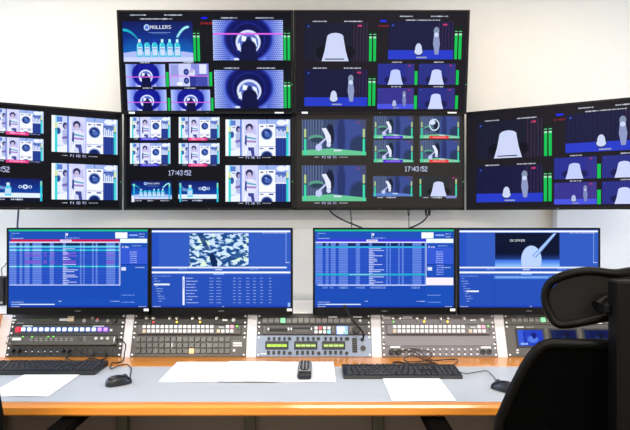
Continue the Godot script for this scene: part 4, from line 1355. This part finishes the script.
	btn(d, "card_slot", 278.5, 330.6, 18, 3.0, 0.001, mat("slot_black", srgb(8, 8, 8), 0.6), 0.0101); btn(d, "latch", 268.6, 329.6, 1.4, 2.4, 0.003, nickel, 0.01); btn(d, "latch", 288.6, 329.6, 1.4, 2.4, 0.003, nickel, 0.01)
	btn(d, "card_slot", 301.5, 328.8, 20, 1.5, 0.001, mat("slot_black"), 0.0101); btn(d, "tray", 302, 331.6, 14, 1.8, 0.002, mat("tray_grey", srgb(88, 86, 88), 0.4), 0.01); btn(d, "latch", 291.4, 329.4, 1.2, 2.2, 0.003, nickel, 0.01); btn(d, "latch", 311.4, 329.4, 1.2, 2.2, 0.003, nickel, 0.01)
	for k in 4:
		for r in 2:
			var mk := white
			if k == 1 and r == 0: mk = glow("dull_red_key", srgb(200, 80, 90), 0.4)
			if k == 3 and r == 1: mk = glow("cyan_key", srgb(120, 215, 250), 0.8)
			btn(d, "button", 316.0 + k * 4.3, 328.6 + r * 4.0, 3.0, 3.0, 0.004, mk, 0.01, 0.001)
	for k in 3:
		btn(d, "button", 333.2, 327.8 + k * 2.0, 2.2, 1.0, 0.002, greykey, 0.01, 0.0003); btn(d, "button", 350.4, 327.8 + k * 2.0, 2.2, 1.0, 0.002, greykey, 0.01, 0.0003)
	var lcd := btn(d, "small_display", 342, 330.8, 11.2, 8.2, 0.002, glow("blue_display", srgb(110, 150, 230), 0.8), 0.01, 0.0003)
	var ink := glow("display_white", srgb(226, 236, 255), 0.9)
	for a in [[-0.006, 0.008, 0.03, 0.010], [-0.004, -0.003, 0.03, 0.007], [-0.008, -0.012, 0.02, 0.005]]:
		part("picture_block", bx(Vector3(a[2], a[3], 0.0004)), ink, lcd, Vector3(a[0], a[1], 0.0013))
	part("picture_block", bx(Vector3(0.007, 0.01, 0.0004)), green_led, lcd, Vector3(0.018, -0.009, 0.0013))
	knob(d, "dial", 356, 330.8, 0.0145, 0.018, blackk, 0.01)

	d = device("intercom_station", "blue-grey intercom station with three green text displays and black keys", "intercom", 2, 0, 2, cool)
	for g in 3:
		var x0: float = [277.0, 305.8, 333.6][g]
		var lb := btn(d, "display_frame", x0, 345.8, 23, 8.0, 0.004, blackk, 0.004, 0.0018)
		part("text_window", bx(Vector3(20 * WPX, 0.017, 0.0006)), mat("lcd_green_off", srgb(58, 70, 40), 0.3), lb, Vector3(0, 0.0, 0.0023))
		for k in 4:
			part("text_cell", bx(Vector3(4.4 * WPX, 0.0085, 0.0005)), glow("lcd_green" if g == 0 else "lcd_pale_green", srgb(150, 205, 40) if g == 0 else srgb(150, 180, 90), 0.75 if g == 0 else 0.5), lb, Vector3((k - 1.5) * 5.0 * WPX, -0.001, 0.0029))
			btn(d, "button", x0 - 8.0 + k * 5.2, 339.2, 2.3, 3.3, 0.006, blackk)
			btn(d, "button", x0 - 8.4 + k * 5.2, 353.0, 2.5, 3.6, 0.006, blackk)
		knob(d, "knob", x0 + 12.6, 339.2, 0.0065, 0.012, blackk); knob(d, "knob", x0 + 13.0, 353.6, 0.0065, 0.012, blackk)
	btn(d, "button", 348, 339.2, 2.2, 3.2, 0.006, blackk)
	btn(d, "loudspeaker_grille", 354.6, 345.6, 4.8, 14, 0.002, mat("slot_black"), 0.004, 0.0006)
	for k in 6: btn(d, "grille_bar", 354.6, 340.6 + k * 2.1, 4.2, 0.6, 0.0008, mat("tray_grey"), 0.006, 0.0001)
	socket(d, "headset_socket", 363.0, 348.6, 0.0115, mat("dark_jack")); btn(d, "maker_plate", 263.6, 354.0, 6, 1.3, 0.001, label_ink)
	btn(d, "print_line", 348.2, 345.6, 2.6, 1.8, 0.0006, faint); btn(d, "print_line", 363.4, 353.2, 3.0, 0.8, 0.0006, faint)
	# gooseneck microphone plugged into the station
	var foot := spot(362.2, 340.0)
	var root := d.transform * Vector3(foot.x, foot.y, 0.0045)
	var mic := thing("gooseneck_microphone", "black gooseneck microphone plugged into the blue-grey intercom station", "microphone", root)
	var b := MB.new()
	b.lathe(Vector3.ZERO, Vector3(0, sa, ca), [Vector2(0, 0), Vector2(0.007, 0), Vector2(0.007, 0.012), Vector2(0.005, 0.018), Vector2(0, 0.018)], 14)
	part("plug", b.mesh(), blackk, mic)
	var tipz := root.z + 0.15
	var tip := at_z(346.5, 310.0, -tipz) - root
	var neck := curve([Vector3(0, sa, ca) * 0.016, Vector3(0.002, 0.02, 0.035), Vector3(-0.004, 0.045, 0.06), Vector3(tip.x * 0.6, tip.y * 0.66, 0.11), tip])
	b = MB.new()
	b.tube(neck, 0.0042, 8)
	part("neck", b.mesh(), blackk, mic)
	b = MB.new()
	var dir: Vector3 = (neck[-1] - neck[-3]).normalized()
	b.lathe(tip - dir * 0.004, dir, [Vector2(0, 0), Vector2(0.006, 0), Vector2(0.0075, 0.006), Vector2(0.0075, 0.026), Vector2(0.004, 0.031), Vector2(0, 0.032)], 14)
	part("capsule", b.mesh(), mat("mic_foam", srgb(14, 14, 15), 0.9), mic)

	# ------------------------------------------------------------ fourth bay
	var mauve := mat("mauve_grey_panel", srgb(106, 101, 106), 0.4)
	d = device("video_connector_panel", "grey connector panel with white labels and two amber lamps over key rows", "equipment", 3, 3, 1, mauve)
	btn(d, "label_plate", 386.5, 318.2, 8, 2.4, 0.001, label_ink); btn(d, "label_plate", 407.2, 318.0, 10, 2.6, 0.001, mat("pale_strip"))
	for px in [392.4, 399.6, 416.4, 424.0, 440.0, 447.2, 463.2]:
		var p := spot(px, 318.6)
		b = MB.new()
		b.lathe(Vector3(p.x, p.y, 0.004), Vector3.BACK, [Vector2(0.0065, 0), Vector2(0.0065, 0.006), Vector2(0.0052, 0.006), Vector2(0.0052, 0.016), Vector2(0.0035, 0.016), Vector2(0.0035, 0.008), Vector2(0, 0.008)], 12)
		part("connector", b.mesh(), chrome, d)
	knob(d, "lamp", 393.4, 322.2, 0.0035, 0.003, green_led); knob(d, "lamp", 424.0, 322.0, 0.005, 0.003, amber_led); knob(d, "lamp", 447.3, 322.0, 0.005, 0.003, amber_led)
	for px in [400.2, 416.4, 440.0]: knob(d, "lamp", px, 322.4, 0.0025, 0.003, blackk)
	btn(d, "window", 472.4, 320.4, 6, 2.2, 0.001, mat("dark_window")); btn(d, "print_line", 472.4, 320.4, 4.4, 0.6, 0.0022, faint)
	knob(d, "knob", 481.2, 320.6, 0.008, 0.012, mat("pale_knob"))
	d = device("router_panel", "mauve-grey router panel with two rows of white keys over blank plate", "control panel", 3, 2, 1, mauve, 0.014)
	key_rows.call(d, 394.0, 4.52, [327.6, 332.0], [477.6, 482.0], [469.2, 473.7, 478.2, 482.6], Vector2(487, 326.8), Vector2(488.2, 330.2), 472.0)
	d = device("blank_plate", "plain light grey blanking plate between white key rows and cable sockets", "blank panel", 3, 1, 1, light)
	for px in [384.0, 495.0]: knob(d, "plug", px, 343.2, 0.004, 0.003, blackk)
	d = device("jack_field", "mauve-grey patch panel with white labels over large round plugs at both ends", "patch panel", 3, 0, 1, mauve)
	for k in 13:
		for r in 2:
			var px := 402.6 + k * 6.2
			socket(d, "jack", px, 349.8 + r * 4.8, 0.0035, nickel)
		btn(d, "divider_line", 402.6 + k * 6.2, 352.2, 0.7, 3.2, 0.0008, blackk)
	btn(d, "label_plate", 395.0, 347.4, 10, 1.8, 0.001, label_ink); btn(d, "label_plate", 485.6, 347.8, 10, 2.0, 0.001, label_ink)
	for px in [391.6, 398.2]: knob(d, "plug", px, 352.4, 0.011, 0.022, blackk)
	for px in [482.4, 488.8]: socket(d, "connector_socket", px, 352.2, 0.0115, blackk)

	# ------------------------------------------------------------ fifth bay
	d = device("preset_panel", "warm grey panel with one row of grey keys above small picture displays", "control panel", 4, 3, 1, warm)
	for k in 15: btn(d, "key", 513.2 + k * 5.84, 320.2, 5.0, 4.6, 0.006, glow("lit_green_key", srgb(130, 220, 160), 0.6) if k == 5 else greykey, 0.004, 0.001)
	btn(d, "print_line", 520, 316.6, 9, 0.7, 0.0006, faint)
	for px in [578.0, 597.0]: btn(d, "label_plate", px, 323.6, 9, 1.3, 0.001, label_ink)
	d = device("preview_monitor_unit", "warm grey rack unit with small picture displays behind the tall-backed chair", "monitor unit", 4, 0, 3, warm)
	btn(d, "label_plate", 519.6, 327.6, 7, 1.2, 0.001, label_ink); btn(d, "print_line", 529.6, 327.6, 8, 1.0, 0.001, faint); btn(d, "label_plate", 562.5, 327.6, 8, 1.2, 0.001, label_ink)
	var blue_pic := Pic.new(104, 62, c8(40, 70, 190))
	blue_pic.rect(0, 0, 22, 62, c8(60, 96, 214)); blue_pic.ell(66, 24, 12, 14, c8(16, 30, 110), 3.0); blue_pic.ell(60, 36, 22, 14, c8(90, 130, 230), 6.0); blue_pic.ell(66, 24, 8, 10, c8(20, 34, 120), 3.0); blue_pic.rect(8, 50, 30, 8, c8(150, 180, 246)); blue_pic.rect(26, 8, 3, 44, c8(24, 44, 150))
	var blue_tex := blue_pic.tex()
	for k in 3:
		var px := 530.0 + k * 33.5
		btn(d, "display_frame", px, 338.4, 29, 18.6, 0.003, blackk, 0.004, 0.001)
		var p := spot(px, 338.4)
		var s := Vector2(25.0 * WPX * 0.5, 15.4 * HPX * 0.5)
		b = MB.new()
		b.quad(Vector3(-s.x, s.y, 0), Vector3(s.x, s.y, 0), Vector3(s.x, -s.y, 0), Vector3(-s.x, -s.y, 0), Vector3.BACK, [Vector2(0, 0), Vector2(1, 0), Vector2(1, 1), Vector2(0, 1)])
		var sm := screen_mat("preview_picture_%d" % k, blue_tex)
		if k > 0: sm.emission_energy_multiplier = glow_gain * 0.12
		part("small_screen", b.mesh(), sm, d, Vector3(p.x, p.y, 0.0076))
		for r in 2: btn(d, "button", px - 13, 350.4 + r * 2.6, 2.4, 1.5, 0.004, white)

	# ------------------------------------------------------------ things on the desk
	keyboard("black full-size keyboard overlapping a white sheet before the lit key row", Vector3(-1.028, DESK + 0.001, -2.135), 0.43, 0.135)
	keyboard("black full-size keyboard before the blank plate and tangled cables", Vector3(0.318, DESK + 0.001, -2.083), 0.43, 0.128)
	var m1 := at_y(118.6, 384.5, DESK)
	mouse("black computer mouse between a white sheet and the three-sheet row", m1 + Vector3(0, 0.001, 0), deg_to_rad(-48))
	var m2 := at_y(504.0, 390.5, DESK)
	mouse("black computer mouse beside the tall-backed chair", m2 + Vector3(0, 0.001, 0), deg_to_rad(38))
	# papers: corners read on the worktop
	sheet("white sheet lying by itself before the keyboard with a red key above", at_y(25.5, 374.6, DESK), 0.205, 0.255, 0.001)
	sheet("white sheet lying by itself before the keyboard with tangled cables behind", at_y(382, 377.5, DESK), 0.205, 0.262, 0.001)
	var zb := 0.268
	var x0: float = at_y(158.5, 382.6, DESK).x
	var fz: float = at_y(158.5, 382.6, DESK).z
	sheet("white printed sheet, end of the three-sheet row next to the mouse", Vector3(x0, DESK, fz - zb), 0.21, zb, 0.001, 0.0, 0.002, "row of three sheets")
	sheet("white printed sheet in the middle of the three-sheet row", Vector3(x0 + 0.206, DESK, fz - zb + 0.004), 0.21, zb, 0.0042, deg_to_rad(-1.2), 0.002, "row of three sheets")
	sheet("white sheet under the remote control", Vector3(x0 + 0.412, DESK, fz - zb - 0.002), 0.215, zb, 0.001, 0.0, 0.002, "row of three sheets")

	# remote control
	var rp := at_y(304.8, 373.5, DESK)
	var rem := thing("remote_control", "grey and black remote control lying on a white sheet", "remote control", Vector3(rp.x, DESK + 0.0042, rp.z + 0.002))
	part("case", bx(Vector3(0.05, 0.02, 0.185), 0.005), mat("mouse_plastic"), rem, Vector3(0, 0.01, 0))
	part("face_plate", bx(Vector3(0.043, 0.002, 0.14), 0.0008), mat("silver_plastic", srgb(150, 152, 156), 0.35), rem, Vector3(0, 0.0205, -0.018))
	for r in 6:
		for k in 3:
			part("button", bx(Vector3(0.009, 0.003, 0.010), 0.0012), mat("black_knob"), rem, Vector3((k - 1) * 0.013, 0.0225, -0.076 + r * 0.02 + (0.004 if r > 2 else 0.0)))
	part("rocker", bx(Vector3(0.026, 0.003, 0.008), 0.001), mat("black_knob"), rem, Vector3(0, 0.0225, 0.045))

	# small loudspeaker standing on the shelf beyond the playlist monitor
	var sp := thing("loudspeaker", "small black loudspeaker on the white shelf beside the crimson-bar monitor", "loudspeaker", Vector3(-1.425, DECK + 0.001, -2.58))
	part("cabinet", bx(Vector3(0.07, 0.13, 0.06), 0.005), mat("black_monitor_plastic"), sp, Vector3(-0.026, 0.065, -0.01))
	part("grille", bx(Vector3(0.058, 0.118, 0.004), 0.003), mat("slot_black"), sp, Vector3(-0.026, 0.065, 0.022))
	part("volume_knob", disc(0.006, 0.006, 0.001), mat("grey_knob"), sp, Vector3(-0.005, 0.014, 0.023))

	# ------------------------------------------------------------ cables
	var rubber := mat("black_cable", srgb(22, 20, 19), 0.55)
	var greyc := mat("grey_cable", srgb(120, 118, 120), 0.6)
	var P := func(px: float, py: float, lift := 0.006) -> Vector3:
		return at_y(px, py, DESK + lift)
	var Q := func(px: float, py: float, out := 0.03) -> Vector3:     # in front of a panel
		var v := on_rack(px, py, 0)
		return Vector3(v.x + RACK_X[0], DESK + v.y * ca + out * sa, -RACK_Z - v.y * sa + out * ca)
	cable("mouse_cable", "black cable curling from the mouse beside the white sheets", [m1 + Vector3(0.031, 0.010, -0.030), P.call(130.4, 375), P.call(131.0, 368), P.call(126, 364.4), P.call(118, 366), P.call(110.5, 368.6), P.call(112, 362.5)], 0.002, rubber)
	cable("equipment_cable", "black cable looping from the end handle of the grey unit to the desk", [Q.call(118, 340.2, 0.02), Q.call(123.5, 340.6, 0.035), Q.call(128.6, 346, 0.04), Q.call(127.6, 354, 0.04), P.call(122.5, 361.5), P.call(112, 362.8)], 0.0024, rubber)
	var tangle := [
		[[64, 352, 66, 358, 76, 361.5, 88, 360.5, 98, 362]],
		[[70, 352, 72, 356, 66, 361, 80, 362, 92, 358.5, 104, 361.5]],
		[[78, 350, 84, 353, 90, 358, 96, 361.5, 103, 358.6]],
		[[98, 352, 94, 356.5, 99, 360, 106, 358, 104, 354]],
		[[108, 352, 106, 357, 101, 361, 96, 359.5, 93, 356]]]
	for k in tangle.size():
		var src: Array = tangle[k][0]
		var pts := []
		for i in range(0, src.size(), 2):
			pts.append(Q.call(src[i], src[i + 1], 0.022 + 0.006 * (k % 3)) if src[i + 1] < 356.8 else P.call(src[i], src[i + 1], 0.005 + 0.004 * ((i + k) % 3)))
		cable("patch_cable", "thin black patch cable in the tangle below the black jack panel", pts, 0.0021, rubber, "patch cables below the black jack panel")
	var loops := [
		[391.6, 352.4, 402, 351, 414, 353.5, 424, 358.5, 436, 363.5, 441, 366],
		[398.2, 352.4, 408, 349.6, 420, 350.5, 429, 353, 430, 358, 421, 361, 408, 361.5, 404, 358.8, 412, 356, 426, 361, 440, 365.5],
		[409, 350, 418, 352, 425, 357, 436, 360.5, 447, 359.2, 457, 359.5, 456.5, 363, 452, 366.2],
		[405, 361, 412, 363.6, 424, 361, 436, 360.2, 446, 359.5, 455, 359.8]]
	for k in loops.size():
		var pts := []
		var src: Array = loops[k]
		for i in range(0, src.size(), 2):
			pts.append(Q.call(src[i], src[i + 1], 0.027 + 0.004 * (k % 3)) if src[i + 1] < 356.8 else P.call(src[i], src[i + 1], 0.005 + 0.004 * ((i / 2 + k) % 3)))
		cable("patch_cable", "brown-black patch cable looped on the beech strip behind the keyboard", pts, 0.0019, mat("brown_cable", srgb(60, 36, 16), 0.5), "patch cables on the beech strip")
	cable("keyboard_cable", "thick folded black keyboard cable lying on the beech strip", [P.call(394.5, 366), P.call(393.6, 362.6), P.call(400, 362.3), P.call(412, 364.4), P.call(424, 363.6), P.call(434, 364.6), P.call(440, 366)], 0.0036, rubber)
	cable("mouse_cable", "thin dark cable from the keyboard end to the mouse by the chair", [P.call(458, 371.5), P.call(466, 373.4), P.call(476, 372), P.call(486, 370.8), P.call(491, 374), P.call(496, 380.5), m2 + Vector3(-0.025, 0.010, -0.034)], 0.0018, mat("mauve_cable", srgb(70, 58, 62), 0.5))
	# cables hanging below the wall monitors
	var H := func(px: float, py: float, z: float) -> Vector3:
		return at_z(px, py, z)
	cable("screen_cable", "black cable sagging below the green floored stage monitor", [H.call(328, 206, 3.18), H.call(332, 213, 3.22), H.call(342, 219.5, 3.15), H.call(356, 225.5, 2.95), H.call(372, 232, 2.7)], 0.0045, rubber)
	cable("screen_cable", "grey cable hanging straight below the green floored stage monitor", [H.call(350, 205, 3.18), H.call(350.6, 214, 3.24), H.call(351.5, 224, 3.2), H.call(352, 240, 3.1)], 0.0045, greyc)
	cable("screen_cable", "black cable curving from a plug pair below the stage monitor", [H.call(429, 205, 3.18), H.call(428.5, 213, 3.2), H.call(424.5, 220, 3.05), H.call(416, 225.5, 2.9), H.call(404, 230, 2.7)], 0.0045, rubber)
	cable("screen_cable", "thin cable hanging by the folded plug below the stage monitor", [H.call(408.6, 206, 3.18), H.call(408.8, 218, 3.24), H.call(409.2, 236, 3.1)], 0.003, greyc)
	cable("screen_cable", "dark blue cable hanging under the turned-in laundry monitor", [H.call(18.6, 206, 3.0), H.call(18.2, 214, 3.1), H.call(17.6, 222, 3.05), H.call(17, 236, 2.9)], 0.005, mat("blue_cable", srgb(40, 52, 92), 0.5))
	for a in [[408.5, "black plug above a thin grey cable below the stage monitor", 0.012], [426.0, "black plug with cable strain relief, one of a close pair", 0.013], [429.4, "black plug feeding the curved cable, one of a close pair", 0.013]]:
		var p := at_z(a[0], 211, 3.235)
		var pl := thing("cable_plug", a[1], "plug", p + Vector3(0, -0.012, 0), "plugs below the stage monitor")
		part("body", bx(Vector3(a[2], 0.03, 0.014), 0.003), mat("black_knob"), pl, Vector3(0, 0.012, 0))
		b = MB.new()
		b.lathe(Vector3(0, -0.003, 0), Vector3.DOWN, [Vector2(0, 0), Vector2(0.0055, 0), Vector2(0.0045, 0.012), Vector2(0, 0.012)], 10)
		part("strain_relief", b.mesh(), mat("black_knob"), pl)
	cable("speaker_cable", "thin grey cable rising behind the small loudspeaker", [Vector3(-1.444, DECK + 0.09, -2.60), at_z(1.5, 270, 2.61), at_z(4.5, 266, 2.61), at_z(8, 262, 2.61), at_z(16, 262, 2.61)], 0.0025, greyc)

	# ------------------------------------------------------------ chairs
	office_chair("black mesh office chair with wide headrest hiding part of the desk", Vector3(0.63, 0, -1.42), 0.255, -0.25)
	office_chair("black mesh office chair standing before the crimson-bar playlist monitor", Vector3(-1.085, 0, -1.70), 0.32, -0.06)
